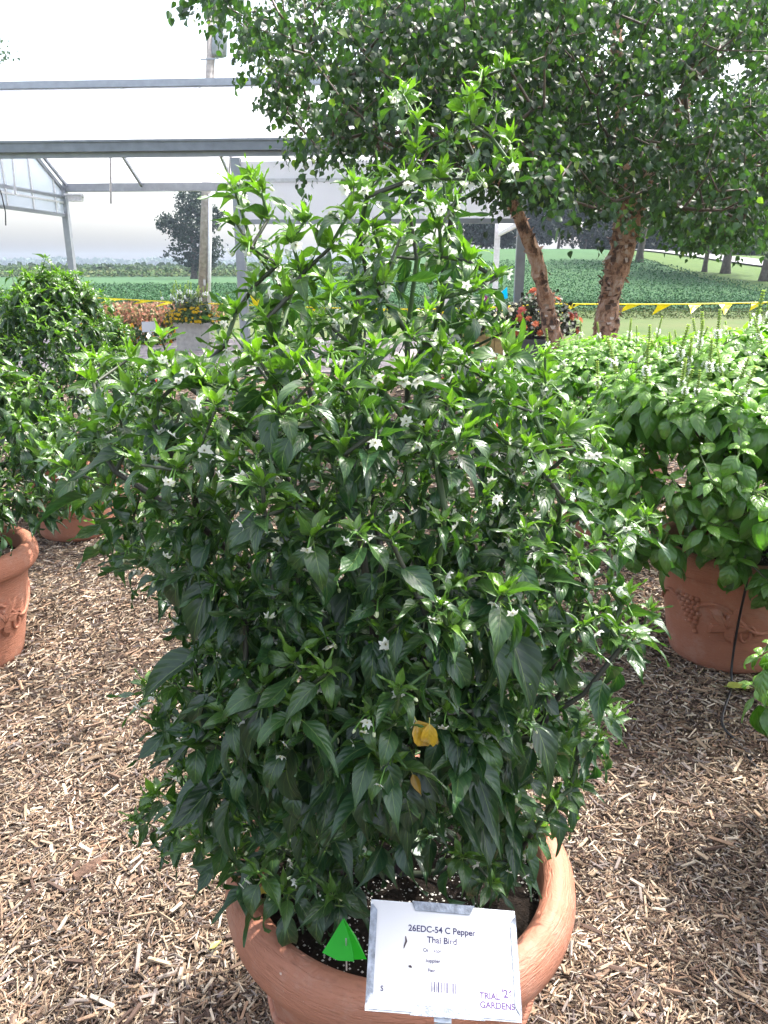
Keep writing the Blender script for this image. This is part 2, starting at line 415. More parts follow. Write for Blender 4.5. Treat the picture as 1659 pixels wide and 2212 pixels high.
M_mulch = ground_mat('mulch', (.05, .034, .024), (.17, .125, .09), 60, (.10, .075, .058), 2., bump=1.)
M_road = ground_mat('road', (.22, .21, .22), (.32, .31, .33), 6)
M_pave = ground_mat('paving_bed', (.16, .15, .14), (.22, .21, .2), 20)

sheet('ground', np.array([-4000, -800, -200, 200, 800, 4000.]), np.array([-60, 0, 30, 400, 1500, 5000.]), -.05, M_soil_ground,
      lambda X, Y: np.where(Y > 30, -.15, 0))
sheet('lawn', np.linspace(-60, 60, 61), np.linspace(11, 36, 26), -.006, M_lawn, lambda X, Y: hill(X, Y))
sheet('field', np.concatenate([np.linspace(-300, -40, 14), np.linspace(-36, 60, 97), np.linspace(70, 300, 12)]),
      np.concatenate([np.linspace(28.5, 120, 80), np.linspace(130, 330, 20)]), .03, M_field,
      lambda X, Y: hill(X, Y) + .02 * np.sin(X * 1.3) * np.sin(Y * 2.1) - .0)
# rough grass on the right, beyond the crop, and the road across it
def edge_x(y): return np.interp(y, [36, 50, 70, 92, 110], [19.5, 19.8, 21.5, 24, 24.5])
ys = np.linspace(37, 112, 76); nx = 50; V = []
for y in ys:
    for x in np.linspace(float(edge_x(y)), 110, nx): V.append([x, y, float(hill(x, y)) + .075])
F_ = [[j * nx + i, j * nx + i + 1, (j + 1) * nx + i + 1, (j + 1) * nx + i] for j in range(len(ys) - 1) for i in range(nx - 1)]
tag(link('verge', mkmesh('verge', V, F_, M_verge, smooth=True)), kind='structure')
rpts = [(18, 113), (22.6, 101), (24.9, 92), (26.6, 80), (28.0, 69), (29.6, 60), (32.5, 52), (38, 45), (48, 40), (70, 36)]
V = []; cx_ = np.interp(np.linspace(0, 9, 73), range(10), [p[0] for p in rpts]); cy_ = np.interp(np.linspace(0, 9, 73), range(10), [p[1] for p in rpts])
for k in range(73):
    d = np.array([cx_[min(k + 1, 72)] - cx_[max(k - 1, 0)], cy_[min(k + 1, 72)] - cy_[max(k - 1, 0)]]); d /= np.linalg.norm(d); nrm_ = np.array([-d[1], d[0]])
    for q in (-2.4, 0, 2.4): x, y = np.array([cx_[k], cy_[k]]) + nrm_ * q; V.append([x, y, float(hill(x, y)) + .20 + .03 * (q == 0)])
F_ = [[3 * i + j, 3 * i + 3 + j, 3 * i + 4 + j, 3 * i + 1 + j] for i in range(72) for j in range(2)]
tag(link('road', mkmesh('road', V, F_, M_road, smooth=True)), kind='structure')

# mulch bed
def mulch_h(x, y): return .012 * np.sin(x * 3.1 + 1) * np.sin(y * 2.7) + .007 * np.sin(x * 9 + y * 5) * np.sin(y * 8 - x * 3)
mulch = sheet('mulch_ground', np.linspace(-6.5, 7, 136), np.linspace(-1.5, 11.4, 130), .014, M_mulch, mulch_h)

# wood chips
def chips():
    ridge = Proto([[-.5, -.5, 0], [.5, -.42, 0], [.42, .5, 0], [-.45, .45, 0], [-.42, .05, 1], [.4, -.05, 1]],
                  [[0, 1, 5, 4], [2, 3, 4, 5], [1, 2, 5, 5], [3, 0, 4, 4]])
    ridge.F = [[0, 1, 5, 4], [2, 3, 4, 5], [1, 2, 5], [3, 0, 4]]
    slab = Proto([[-.5, -.4, 0], [.5, -.5, 0], [.45, .4, 0], [-.5, .5, 0], [-.48, -.38, 1], [.48, -.45, .9], [.42, .38, 1], [-.46, .44, .8]],
                 [[4, 5, 6, 7], [0, 1, 5, 4], [1, 2, 6, 5], [2, 3, 7, 6], [3, 0, 4, 7]])
    def inst(x, y, L, W, H, lift):
        m = len(x); z = mulch_h(x, y) + .014 + lift
        yaw = rng.uniform(0, 2 * math.pi, m); pit = rng.normal(0, .16, m); rol = rng.normal(0, .3, m)
        cy, sy, cp, sp, cr, sr = np.cos(yaw), np.sin(yaw), np.cos(pit), np.sin(pit), np.cos(rol), np.sin(rol)
        Mx = np.zeros((m, 4, 4)); Mx[:, 3, 3] = 1
        ex = np.stack([cy * cp, sy * cp, sp], 1); ey0 = np.stack([-sy, cy, 0 * cy], 1); ez0 = np.cross(ex, ey0)
        ey = ey0 * cr[:, None] + ez0 * sr[:, None]; ez = np.cross(ex, ey)
        Mx[:, :3, 0] = ex * L[:, None]; Mx[:, :3, 1] = ey * W[:, None]; Mx[:, :3, 2] = ez * H[:, None]
        Mx[:, 0, 3], Mx[:, 1, 3], Mx[:, 2, 3] = x, y, z
        return Mx
    pal = np.array([[.30, .23, .16], [.22, .16, .108], [.38, .32, .25], [.15, .10, .07], [.085, .055, .042], [.47, .40, .31], [.23, .19, .165], [.27, .175, .115], [.05, .035, .027], [.16, .13, .12]])
    pw = np.array([.15, .17, .09, .17, .14, .06, .08, .09, .05, .04])
    def tints(m):
        return pal[rng.choice(len(pal), m, p=pw / pw.sum())] * rng.uniform(.7, 1.2, (m, 1))
    def zone(m, y0, y1, halfw, Lr, Wr, Hr):
        y = rng.uniform(y0, y1, m); x = rng.uniform(-1, 1, m) * (halfw(y)); x = np.clip(x, -6.4, 6.9)
        L = rng.uniform(*Lr, m) * rng.choice([.5, .8, 1, 1.2, 1.9], m); W = rng.uniform(*Wr, m); H = rng.uniform(*Hr, m)
        pt = np.sin(x * 5 + 2 * np.sin(y * 4)) * np.sin(y * 6 + 1.5 * np.sin(x * 7)) + .5 * np.sin(x * 17 + y * 13)
        return inst(x, y, L, W, H, rng.uniform(-.004, .012, m)), tints(m) * (1 + .22 * pt)[:, None]
    hw = lambda y: .12 + .56 * (y + .35)
    for nm, args, pr in (('a', (105000, .45, 2.1, hw, (.009, .036), (.0014, .0048), (.001, .003)), ridge),
                         ('b', (5000, .45, 2.1, hw, (.018, .042), (.005, .010), (.002, .005)), slab),
                         ('c', (95000, 2.1, 4.6, hw, (.014, .042), (.002, .006), (.002, .006)), ridge),
                         ('d', (26000, 4.6, 11.3, hw, (.04, .10), (.009, .02), (.004, .01)), ridge)):
        Mx, T = zone(*args)
        q = Proto(pr.V, np.array([[0, 1, 5, 4], [2, 3, 4, 5]]) if pr is ridge else pr.F)
        if pr is ridge:
            items = [(q, Mx, T)]
        else: items = [(q, Mx, T)]
        o = join_instances('wood_chip_litter', items, M_chip, None, smooth=False); o.parent = mulch
    # the 300 that show largest, each its own piece
    slab_me = [slab.mesh('wood_chip', M_chip, False)]
    r2 = Proto(ridge.V, [[0, 1, 5, 4], [2, 3, 4, 5]]); r2.F = np.array(r2.F); slab_me.append(r2.mesh('wood_chip', M_chip, False))
    y = .55 + 2.6 * rng.random(300) ** 1.2; x = rng.uniform(-1, 1, 300) * hw(y)
    r_ = np.hypot(x - .03, y - 1.17); x = np.where(r_ < .3, x + np.sign(x + .01) * .5, x)
    L = rng.uniform(.035, .075, 300); W = rng.uniform(.004, .012, 300); H = rng.uniform(.003, .007, 300)
    Mx = inst(x, y, L, W, H, rng.uniform(.010, .018, 300)); T = tints(300) * 1.1
    for i in range(300):
        o = bpy.data.objects.new('wood_chip', slab_me[int(rng.integers(2))]); col.objects.link(o); o.parent = mulch
        o.matrix_basis = Matrix(Mx[i].tolist()); o.color = (*T[i], 1)
chips()
def bark_chunk(u, v, L, W, H, rz, c, label, seed):
    r_ = np.random.default_rng(seed); p = on_ground(u, v, .02); mb = MB(); V = []; n = 9; m = 6
    for i in range(n):
        t = i / (n - 1); w = W * .5 * (math.sin(math.pi * min(.93, max(.08, t))) ** .4) * r_.uniform(.8, 1.1)
        for j in range(m):
            a = 2 * math.pi * j / m; V.append([(t - .5) * L + r_.normal() * .002, w * math.cos(a) * r_.uniform(.8, 1.1), H * .5 * math.sin(a) * r_.uniform(.6, 1.2)])
    F_ = [[i * m + j, i * m + (j + 1) % m, (i + 1) * m + (j + 1) % m, (i + 1) * m + j] for i in range(n - 1) for j in range(m)] + [list(range(m))[::-1], [(n - 1) * m + j for j in range(m)]]
    mb.add(V, F_); o = mb.build('bark_chunk', simple('bark_' + str(seed), c, .85, var=.4, scale=40, bump=.8)); o.location = (p[0], p[1], p[2] + H * .3); o.rotation_euler = (.1, .05, rz)
    tag(o, label, 'bark', 'bark chunks lying on the mulch')
bark_chunk(197, 1885, .10, .05, .035, .95, (.10, .055, .035), 'dark brown chunk of bark on the mulch left of the main pot', 1)
bark_chunk(1578, 1775, .11, .04, .025, -.15, (.06, .035, .025), 'blackish strip of bark on the mulch, right of the main pot', 2)
bark_chunk(215, 1835, .09, .03, .02, 1.25, (.26, .15, .09), 'tan splinter of bark leaning against the dark chunk', 3)

# ================================================================== POTS
M_terra, tn, tl, tb = newmat('terracotta_plastic')
tc = tn.new('ShaderNodeTexCoord'); mp = tn.new('ShaderNodeMapping'); mp.inputs['Scale'].default_value = (1, 1, 10); tl.new(tc.outputs['Object'], mp.inputs[0])
no = tn.new('ShaderNodeTexNoise'); no.inputs['Scale'].default_value = 24; no.inputs['Detail'].default_value = 6; no.inputs['Distortion'].default_value = 1.2; tl.new(mp.outputs[0], no.inputs[0])
no2 = tn.new('ShaderNodeTexNoise'); no2.inputs['Scale'].default_value = 5; no2.inputs['Detail'].default_value = 4; tl.new(tc.outputs['Object'], no2.inputs[0])
r = ramp(tn, [(.3, (.33, .135, .082)), (.7, (.40, .175, .112))]); tl.new(no2.outputs[0], r.inputs[0])
no3 = tn.new('ShaderNodeTexNoise'); no3.inputs['Scale'].default_value = 70; no3.inputs['Detail'].default_value = 2; tl.new(tc.outputs['Object'], no3.inputs[0])
r3 = ramp(tn, [(.74, (0, 0, 0)), (.80, (1, 1, 1))]); tl.new(no3.outputs[0], r3.inputs[0])
mx = tn.new('ShaderNodeMix'); mx.data_type = 'RGBA'; tl.new(r3.outputs[0], mx.inputs[0]); tl.new(r.outputs[0], mx.inputs[6]); mx.inputs[7].default_value = (.55, .42, .35, 1)
nd = tn.new('ShaderNodeTexNoise'); nd.inputs['Scale'].default_value = 9; nd.inputs['Detail'].default_value = 9; nd.inputs['Roughness'].default_value = .75; tl.new(tc.outputs['Object'], nd.inputs[0])
rd = ramp(tn, [(.50, (0, 0, 0)), (.72, (.55, .55, .55))]); tl.new(nd.outputs[0], rd.inputs[0])
md = tn.new('ShaderNodeMix'); md.data_type = 'RGBA'; tl.new(rd.outputs[0], md.inputs[0]); tl.new(mx.outputs[2], md.inputs[6]); md.inputs[7].default_value = (.44, .29, .23, 1)
ns = tn.new('ShaderNodeTexNoise'); ns.inputs['Scale'].default_value = 26; ns.inputs['Detail'].default_value = 6; tl.new(mp.outputs[0], ns.inputs[0])
rs = ramp(tn, [(.60, (0, 0, 0)), (.75, (.5, .5, .5))]); tl.new(ns.outputs[0], rs.inputs[0])
m2 = tn.new('ShaderNodeMix'); m2.data_type = 'RGBA'; tl.new(rs.outputs[0], m2.inputs[0]); tl.new(md.outputs[2], m2.inputs[6]); m2.inputs[7].default_value = (.16, .075, .05, 1)
tl.new(m2.outputs[2], tb.inputs['Base Color']); tb.inputs['Roughness'].default_value = .62; tb.inputs['Specular IOR Level'].default_value = .3
bp = tn.new('ShaderNodeBump'); bp.inputs['Strength'].default_value = .9; bp.inputs['Distance'].default_value = .005; tl.new(no.outputs[0], bp.inputs['Height']); tl.new(bp.outputs[0], tb.inputs['Normal'])
M_soil = ground_mat('potting_soil', (.012, .009, .007), (.045, .032, .024), 70, bump=1.)
M_perl = simple('perlite', (.42, .40, .36), .8)
PH = .50; RO = .325
def pot_radius(z):       # outer radius of the body below the rim
    t = z / .42; return .205 + .078 * t ** .75
def make_pot(loc, label, rz=0):
    root = empty('plant_pot', loc, label, 'plant pot', 'terracotta coloured plant pots', rz)
    body = MB().lathe([(.0, .0), (.19, .0), (.203, .008)] + [(pot_radius(z), z) for z in np.linspace(.02, .425, 16)] + [(.275, .43), (.268, .38)], 72)
    body.build('body', M_terra, root, True)
    rim = MB().lathe([(pot_radius(.40) - .004, .405), (RO - .03, .402), (RO - .012, .410), (RO - .003, .425), (RO, .445), (RO - .003, .468), (RO - .012, .487), (RO - .026, .498),
                      (RO - .04, .50), (RO - .053, .494), (RO - .061, .480), (RO - .064, .46), (RO - .064, .43), (.258, .38)], 96)
    rim.build('rim', M_terra, root, True)
    n = 40; V = [[0, 0, .445]]; F_ = []; rr = [.06, .12, .18, .23, .2625]
    for r_ in rr:
        for k in range(n):
            a = 2 * math.pi * k / n; V.append([r_ * math.cos(a), r_ * math.sin(a), .445 + .006 * math.sin(5 * a + r_ * 30) - .02 * (r_ / .26) ** 3])
    F_ += [[0, 1 + k, 1 + (k + 1) % n] for k in range(n)]
    for i in range(len(rr) - 1):
        F_ += [[1 + i * n + k, 1 + (i + 1) * n + k, 1 + (i + 1) * n + (k + 1) % n, 1 + i * n + (k + 1) % n] for k in range(n)]
    MB().add(V, F_).build('soil', M_soil, root, True)
    # raised decoration: grapes, vine leaf, tendril, three times round
    def onbody(a, z, lift): r_ = pot_radius(z) + lift; return np.array([r_ * math.cos(a), r_ * math.sin(a), z])
    for s in range(3):
        a0 = s * 2 * math.pi / 3
        g = MB()
        rows = [(0, 5), (1, 5), (2, 4), (3, 4), (4, 3), (5, 2), (6, 1), (7, 1)]
        for i, cnt in rows:
            for k in range(cnt):
                a = a0 + (k - (cnt - 1) / 2) * .082 + (i % 2) * .01 + .02 * i; z = .315 - i * .0205
                p = onbody(a, z, -.002); pr = [(.0001, .017), (.0065, .0145), (.0105, .009), (.0125, .0)]
                d = np.array([math.cos(a), math.sin(a), 0]); q = Vector(d).to_track_quat('Z', 'X').to_matrix()
                m8 = 8; VV = [np.array(q @ Vector((r_ * math.cos(2 * math.pi * t / m8), r_ * math.sin(2 * math.pi * t / m8), h))) + p for r_, h in pr for t in range(m8)]
                g.add(VV, [[e * m8 + t, e * m8 + (t + 1) % m8, (e + 1) * m8 + (t + 1) % m8, (e + 1) * m8 + t][::-1] for e in range(3) for t in range(m8)])
        g.build('grape_cluster', M_terra, root, True)
        lf = MB(); ac = a0 + .62; zc = .235; m = 40; V = [onbody(ac, zc, .016)]
        for k in range(m):
            th = 2 * math.pi * k / m; rad = .062 * (1 + .38 * math.cos(5 * th + .5) + .10 * math.cos(15 * th))
            V.append(onbody(ac + rad * .75 * math.cos(th) / .26, zc + rad * .75 * math.sin(th), .013))
        for k in range(m):
            th = 2 * math.pi * k / m; rad = .067 * (1 + .38 * math.cos(5 * th + .5) + .10 * math.cos(15 * th))
            V.append(onbody(ac + rad * math.cos(th) / .26, zc + rad * math.sin(th), -.003))
        lf.add(V, [[0, 1 + k, 1 + (k + 1) % m] for k in range(m)] + [[1 + k, 1 + m + k, 1 + m + (k + 1) % m, 1 + (k + 1) % m] for k in range(m)])
        lf.build('vine_leaf', M_terra, root, False)
        vn = MB()
        vn.tube([onbody(a0 + .1 + t * 1.9,   .27 + .05 * math.sin(t * 9) - .02 * t, .002) for t in np.linspace(0, 1, 34)], .008, 6)
        vn.tube([onbody(a0 + .9 + .12 * math.cos(t * 7) * (1 - t * .6), .20 + .05 * math.sin(t * 7) * (1 - t * .6), .002) for t in np.linspace(0, 1, 22)], .006, 6)
        for off in (-.05, .0, .05): vn.tube([onbody(ac + off * .2, zc - .01, .016), onbody(ac + off * 2, zc + .035, .013)], .002, 5)
        vn.build('vine', M_terra, root, True)
    return root
POT = {'main': (.03, 1.17), 'right': (1.42, 2.88), 'right_back': (1.30, 4.35), 'left_mid': (-1.86, 4.4), 'left': (-1.71, 2.8), 'right_near': (1.57, 1.57)}
p_main = make_pot((*POT['main'], 0), 'large terracotta coloured pot in front holding the tall pepper plant and the white sign', R(-105))
make_pot((*POT['right'], 0), 'terracotta coloured pot under the big basil with a black hose down its side', R(-150))
make_pot((*POT['right_back'], 0), 'terracotta coloured pot half hidden by leaves behind the big basil pot', R(-120))
make_pot((*POT['left_mid'], 0), 'terracotta coloured pot far back on the left under a dark pepper plant', R(-110))
make_pot((*POT['left'], 0), 'terracotta coloured pot cut by the left edge with leaf shadows on its rim', R(-60))
make_pot((*POT['right_near'], 0), 'terracotta coloured pot of the basil plant at the right edge')
# perlite on the soil of the main pot and the left pot
octa = Proto(np.array([[1, 0, 0], [0, 1, 0], [-1, 0, 0], [0, -1, 0], [0, 0, 1.]]), np.array([[0, 1, 4], [1, 2, 4], [2, 3, 4], [3, 0, 4]]))
for key, cnt in (('main', 2600), ('left', 900), ('right', 500)):
    a = rng.uniform(0, 6.283, cnt); rr = .262 * np.sqrt(rng.random(cnt)); Mx = np.zeros((cnt, 4, 4)); Mx[:, 3, 3] = 1
    s = rng.uniform(.0007, .0022, cnt) * rng.choice([1, 1, 1.6], cnt)
    for k in range(3): Mx[:, k, k] = s * rng.uniform(.7, 1.3, cnt)
    Mx[:, 0, 3] = POT[key][0] + rr * np.cos(a); Mx[:, 1, 3] = POT[key][1] + rr * np.sin(a); Mx[:, 2, 3] = .447 + .004 * np.sin(5 * a) - .02 * (rr / .26) ** 3
    o = join_instances('perlite', [(octa, Mx, np.ones((cnt, 3)))], M_perl, None)
    po = [x for x in bpy.data.objects if x.name.startswith('soil') and x.parent and abs(x.parent.location.x - POT[key][0]) < .01 and abs(x.parent.location.y - POT[key][1]) < .01][0]
    o.parent = po; o.matrix_parent_inverse = (Matrix.Translation(po.parent.location) @ Matrix.Rotation(po.parent.rotation_euler.z, 4, 'Z')).inverted()

# ================================================================== PEPPER PLANTS
def flower_proto(n=5, refl=.5, seed=0):
    r_ = np.random.default_rng(seed); V = []; F_ = []
    for k in range(n):
        a = 2 * math.pi * k / n + r_.normal() * .08; d = np.array([math.cos(a), math.sin(a), 0]); s = np.array([-d[1], d[0], 0]); b = len(V)
        for (r0, w, z) in ((.12, .14, 0), (.5, .34, .16), (.8, .26, .14), (1.08, .01, -refl + r_.normal() * .1)):
            V += [d * r0 - s * w + [0, 0, z], d * r0 + s * w + [0, 0, z]]
        F_ += [[b + 2 * i, b + 2 * i + 2, b + 2 * i + 3, b + 2 * i + 1] for i in range(3)]
    return V, F_
def flower_meshes():
    out = []
    for sd, rf in ((1, -.45), (2, -.15), (3, .1)):
        V, F_ = flower_proto(5 + sd % 2, rf, sd); nv = len(V); T = [[.85, .84, .80]] * nv
        # calyx cup and stalk behind, pale stamens in front
        for k in range(6):
            a = k * math.pi / 3; V.append([.16 * math.cos(a), .16 * math.sin(a), -.02]); T.append([.12, .24, .04])
        for k in range(6):
            a = k * math.pi / 3; V.append([.10 * math.cos(a), .10 * math.sin(a), -.45]); T.append([.12, .24, .04])
        F_ += [[nv + k, nv + (k + 1) % 6, nv + 6 + (k + 1) % 6, nv + 6 + k] for k in range(6)]
        b = len(V)
        for k in range(5):
            a = k * 1.2566; c_ = np.array([.1 * math.cos(a), .1 * math.sin(a), .0]); V += [c_ + [-.03, 0, 0], c_ + [.03, 0, 0], c_ * 1.3 + [.03, .02, .32], c_ * 1.3 + [-.03, .02, .32]]
            T += [[.55, .5, .25]] * 4; F_.append([b + 4 * k, b + 4 * k + 1, b + 4 * k + 2, b + 4 * k + 3])
        out.append(mkmesh('flower', V, F_, M_petal, tint=np.array(T), smooth=False))
    return out
FLOWERS = flower_meshes()
def bud_mesh():
    prof = [(.02, -.1), (.16, 0), (.20, .15), (.22, .2), (.26, .42), (.20, .72), (.03, .86)]; n = 7; V = []; T = []
    for r_, z in prof:
        for k in range(n): a = 2 * math.pi * k / n; V.append([r_ * math.cos(a), r_ * math.sin(a), z]); T.append([.14, .28, .05] if z < .18 else [.62, .66, .42])
    F_ = [[i * n + k, i * n + (k + 1) % n, (i + 1) * n + (k + 1) % n, (i + 1) * n + k] for i in range(len(prof) - 1) for k in range(n)]
    return mkmesh('bud', V, F_, M_petal, tint=np.array(T), smooth=True)
BUD = bud_mesh()
def put(me, name, root, pos, axis, size, colr=(1, 1, 1)):
    M_ = leafM(np.asarray(pos, float), np.asarray(axis, float), np.array([.3, .2, 1.]), size); R_ = np.eye(4); R_[:3, 0] = M_[:3, 1]; R_[:3, 1] = M_[:3, 2]; R_[:3, 2] = M_[:3, 0]; R_[:3, 3] = M_[:3, 3]
    o = bpy.data.objects.new(name, me); col.objects.link(o); o.parent = root; o.matrix_basis = Matrix.Translation(-root.location) @ Matrix(R_.tolist()); o.color = (*colr, 1); return o
MATURE = np.array([.016, .051, .025]); YOUNG = np.array([.15, .28, .028]); OLDL = np.array([.018, .045, .018])
def rosette(pl, P, ax, size, young=.5, n=8, under=3, hang=.5, stalks=None, fl=0., bud=.0, root=None, out=None, lowpart=0.):
    """leaves radiate from a shoot tip: small pale ones up, larger dark ones out and drooping"""
    P = np.asarray(P); a0 = rng.uniform(0, 6.28); upv = np.array([0, 0, 1.])
    out = ax if out is None else out
    for k in range(n + under):
        a = a0 + k * 2.3999; rad = np.array([math.cos(a), math.sin(a), 0])
        rad = rad + np.array([out[0], out[1], 0]) * .45; rad /= np.linalg.norm(rad) + 1e-6
        t = k / (n - 1)
        if k < n:
            el = (.95 - 1.5 * t * (.55 + hang)) + rng.normal() * .22; s = size * (.38 + .62 * min(1, t * 1.25)) * rng.uniform(.8, 1.2); pos = P - ax * .010 * t * size / .06
            y_ = young * (1 - .75 * t)
        else:
            q = (k - n + 1); el = -.35 - hang * .7 + rng.normal() * .25; s = size * rng.uniform(1.0, 1.45); pos = P - ax * (.018 + .022 * q) * (size / .06); y_ = young * .12
        d = rad * math.cos(el) + upv * math.sin(el)
        nup = upv * .8 + rad * .5 + rng.normal(size=3) * .18
        tint = (MATURE * (1 - y_) + YOUNG * y_) * rng.uniform(.8, 1.2)
        pl.leaf(pos, d, nup, s, tint, roll=rng.normal() * .25)
    for k in range(4 if size < .075 else 2):      # narrow young leaves standing up at the shoot tip
        a = a0 + 1. + k * 2.3999; rad = np.array([math.cos(a), math.sin(a), 0]); el = rng.uniform(.35, 1.15); d = rad * math.cos(el) + (upv * .6 + ax * .4) * math.sin(el); y_ = min(1, young * 1.5)
        pl.leaf(P + ax * .004, d, upv * .3 - rad * .8, size * rng.uniform(.38, .66), (MATURE * (1 - y_) + YOUNG * y_) * rng.uniform(.85, 1.2), rng.normal() * .2, k=(2, 4, 5)[k % 3])
    for kind, pr in (('f', fl), ('b', bud)):
        m = rng.poisson(pr)
        for _ in range(m):
            a = rng.uniform(0, 6.28); rad = np.array([math.cos(a), math.sin(a), 0]) + out * .5; L = rng.uniform(.010, .019)
            top = P + rad * L * .6 + upv * L * .35; end = P + rad * L * 1.2 - upv * L * .35 * (1 if rng.random() < .8 else -1)
            stalks.append((P, top, end)); axd = end - top + np.array([0, 0, -.3 * L])
            if kind == 'f': put(random.choice(FLOWERS), 'flower', root, end, axd + rad * L * rng.uniform(0, .9), rng.uniform(.0060, .0092))
            else: put(BUD, 'bud', root, end, axd, rng.uniform(.006, .011))
def stalk_mesh(stalks, root, r=.0009):
    mb = MB()
    for a, b, c in stalks: mb.tube([a, (a + b) / 2 + (b - c) * .15, b, c], [r, r, r, r * 1.3], 4, False)
    if stalks:
        V = np.concatenate(mb.V) - np.array(root.location)
        o = link('flower_stalks', mkmesh('flower_stalks', V, mb.F, M_stem, tint=np.tile([[.10, .22, .04]], (len(V), 1)), smooth=True), root, 'stuff')
def stem_tints(N, cnt, young=(.07, .14, .04), old=(.03, .034, .024)):
    t = np.clip(np.log2(cnt + 1) / 6, 0, 1)[:, None]; T = np.array(young) * (1 - t) + np.array(old) * t
    pur = (rng.random(len(N)) < .45)[:, None]; return np.where(pur, T * .4 + np.array([.045, .022, .04]) * .6, T)

def pepper_main():
    root = empty('pepper_plant', (*POT['main'], .44), 'tall dark green pepper plant with small white flowers filling the middle of the photo', 'pepper plant')
    pl = Plant(root, pep, M_pepper)
    outline = [(95, 985), (150, 925), (215, 890), (185, 800), (220, 765), (300, 770), (330, 745), (420, 775), (480, 760), (500, 640), (520, 560), (480, 500), (500, 410), (550, 395), (600, 430), (690, 455), (730, 520), (760, 430), (765, 395), (830, 370),
               (880, 330), (850, 230), (880, 205), (930, 290), (1000, 280), (1010, 225), (1035, 165), (1085, 155), (1095, 290), (1110, 350), (1060, 420), (1010, 470), (1030, 570), (1085, 600), (1050, 680), (1130, 740), (1190, 760),
               (1190, 900), (1275, 945), (1290, 990), (1240, 1060), (1370, 1120), (1375, 1170), (1300, 1220), (1390, 1320), (1370, 1390), (1235, 1400), (1310, 1540), (1300, 1600), (1210, 1640), (1250, 1690), (1180, 1780), (1110, 1850), (1060, 1930),
               (990, 1840), (880, 1790), (800, 1830), (740, 1930), (650, 1930), (560, 1890), (450, 1840), (350, 1790), (310, 1730), (400, 1660), (350, 1540), (310, 1490), (420, 1380), (350, 1250), (215, 1170), (190, 1080), (110, 1030)]
    core = [(330, 1000), (420, 850), (520, 780), (560, 600), (640, 540), (760, 520), (840, 420), (1000, 400), (1010, 600), (1060, 740), (1150, 900), (1190, 1050), (1180, 1300), (1130, 1500), (1150, 1650), (1050, 1740), (850, 1700), (640, 1750), (500, 1720), (430, 1500), (420, 1300), (340, 1180)]
    holes = [(1012, 500, 34), (660, 560, 26), (725, 500, 28), (545, 640, 22), (1075, 520, 30), (905, 600, 58), (850, 690, 45), (1045, 765, 48), (905, 1590, 58), (325, 830, 34), (1275, 1440, 70), (1190, 1290, 30), (365, 1600, 45), (385, 1420, 30), (1235, 1620, 26), (640, 1560, 22), (760, 1300, 30), (850, 1900, 60), (590, 620, 20), (710, 500, 35), (1000, 720, 35)]
    x0, y0 = POT['main']
    # half width of the outline at each height, for the depth of the plant
    def halfw(v):
        us = [u for u in range(60, 1420, 20) if inpoly(u, v, outline)]
        return ((min(us) + max(us)) / 2, (max(us) - min(us)) / 2) if us else (829, 60)
    HW = {v: halfw(v) for v in range(140, 1940, 20)}
    tips, info = [], []
    def sample(poly, rad, layer, tries):
        pts = []
        for _ in range(tries):
            u = rng.uniform(90, 1400); v = rng.uniform(150, 1930)
            if not inpoly(u, v, poly): continue
            if any((u - a) ** 2 + (v - b) ** 2 < c * c for a, b, c in holes): continue
            rr = rad * (1.12 if v < 740 else 1)
            if layer in (1, 2, 3) and v < 700 and not (790 < u < 1010 and v > 300) and rng.random() < .6: continue
            if pts and np.min((np.array(pts) - [u, v])[:, 0] ** 2 + (np.array(pts) - [u, v])[:, 1] ** 2) < rr * rr: continue
            pts.append([u, v])
        for u, v in pts:
            c, h = HW[int(v // 20) * 20 if int(v // 20) * 20 in HW else 1880]; h = h + 60
            q = math.sqrt(max(.05, 1 - min(1, abs(u - c) / h) ** 2)); dep = .40 * min(1, h / 420) * q
            dep *= 1 - .45 * float(smooth((v - 1550) / 300)); dep *= .55 + .45 * float(smooth((v - 250) / 500))
            if layer == 0: Y = y0 - dep * rng.uniform(.65, 1.0)
            elif layer == 1: Y = y0 - dep * rng.uniform(-.1, .6)
            elif layer == 2: Y = y0 + dep * rng.uniform(.1, .6)
            else: Y = y0 + dep * rng.uniform(.5, .9)
            P = at(u, v, Y)
            if P[2] < .53: P[2] = .53 + rng.uniform(0, .03)
            tips.append(P); info.append((u, v, layer))
    sample(outline, 47, 0, 14000); sample(outline, 72, 1, 7000); sample(core, 80, 2, 2500); sample(core, 85, 3, 2500)
    for u, v in ((1045, 165), (1088, 150), (870, 205), (545, 385), (1010, 235), (350, 735), (1275, 935), (1395, 1120), (1400, 1320), (110, 985), (1320, 1550), (300, 1775), (1385, 1370), (505, 1850), (560, 1885), (615, 1930), (665, 1900), (720, 1935), (1000, 1850), (1060, 1905), (1110, 1860), (1150, 1800)):
        tips.append(at(u, v, y0 - (.05 if v < 1780 else .22 if 520 < u < 1100 else .14))); info.append((u, v, 0))
    B = np.array([x0, y0, .44])
    def limb(*pts): return [B + np.array([0, 0, .0]), B + np.array([0, 0, .10])] + [at(*p) for p in pts]
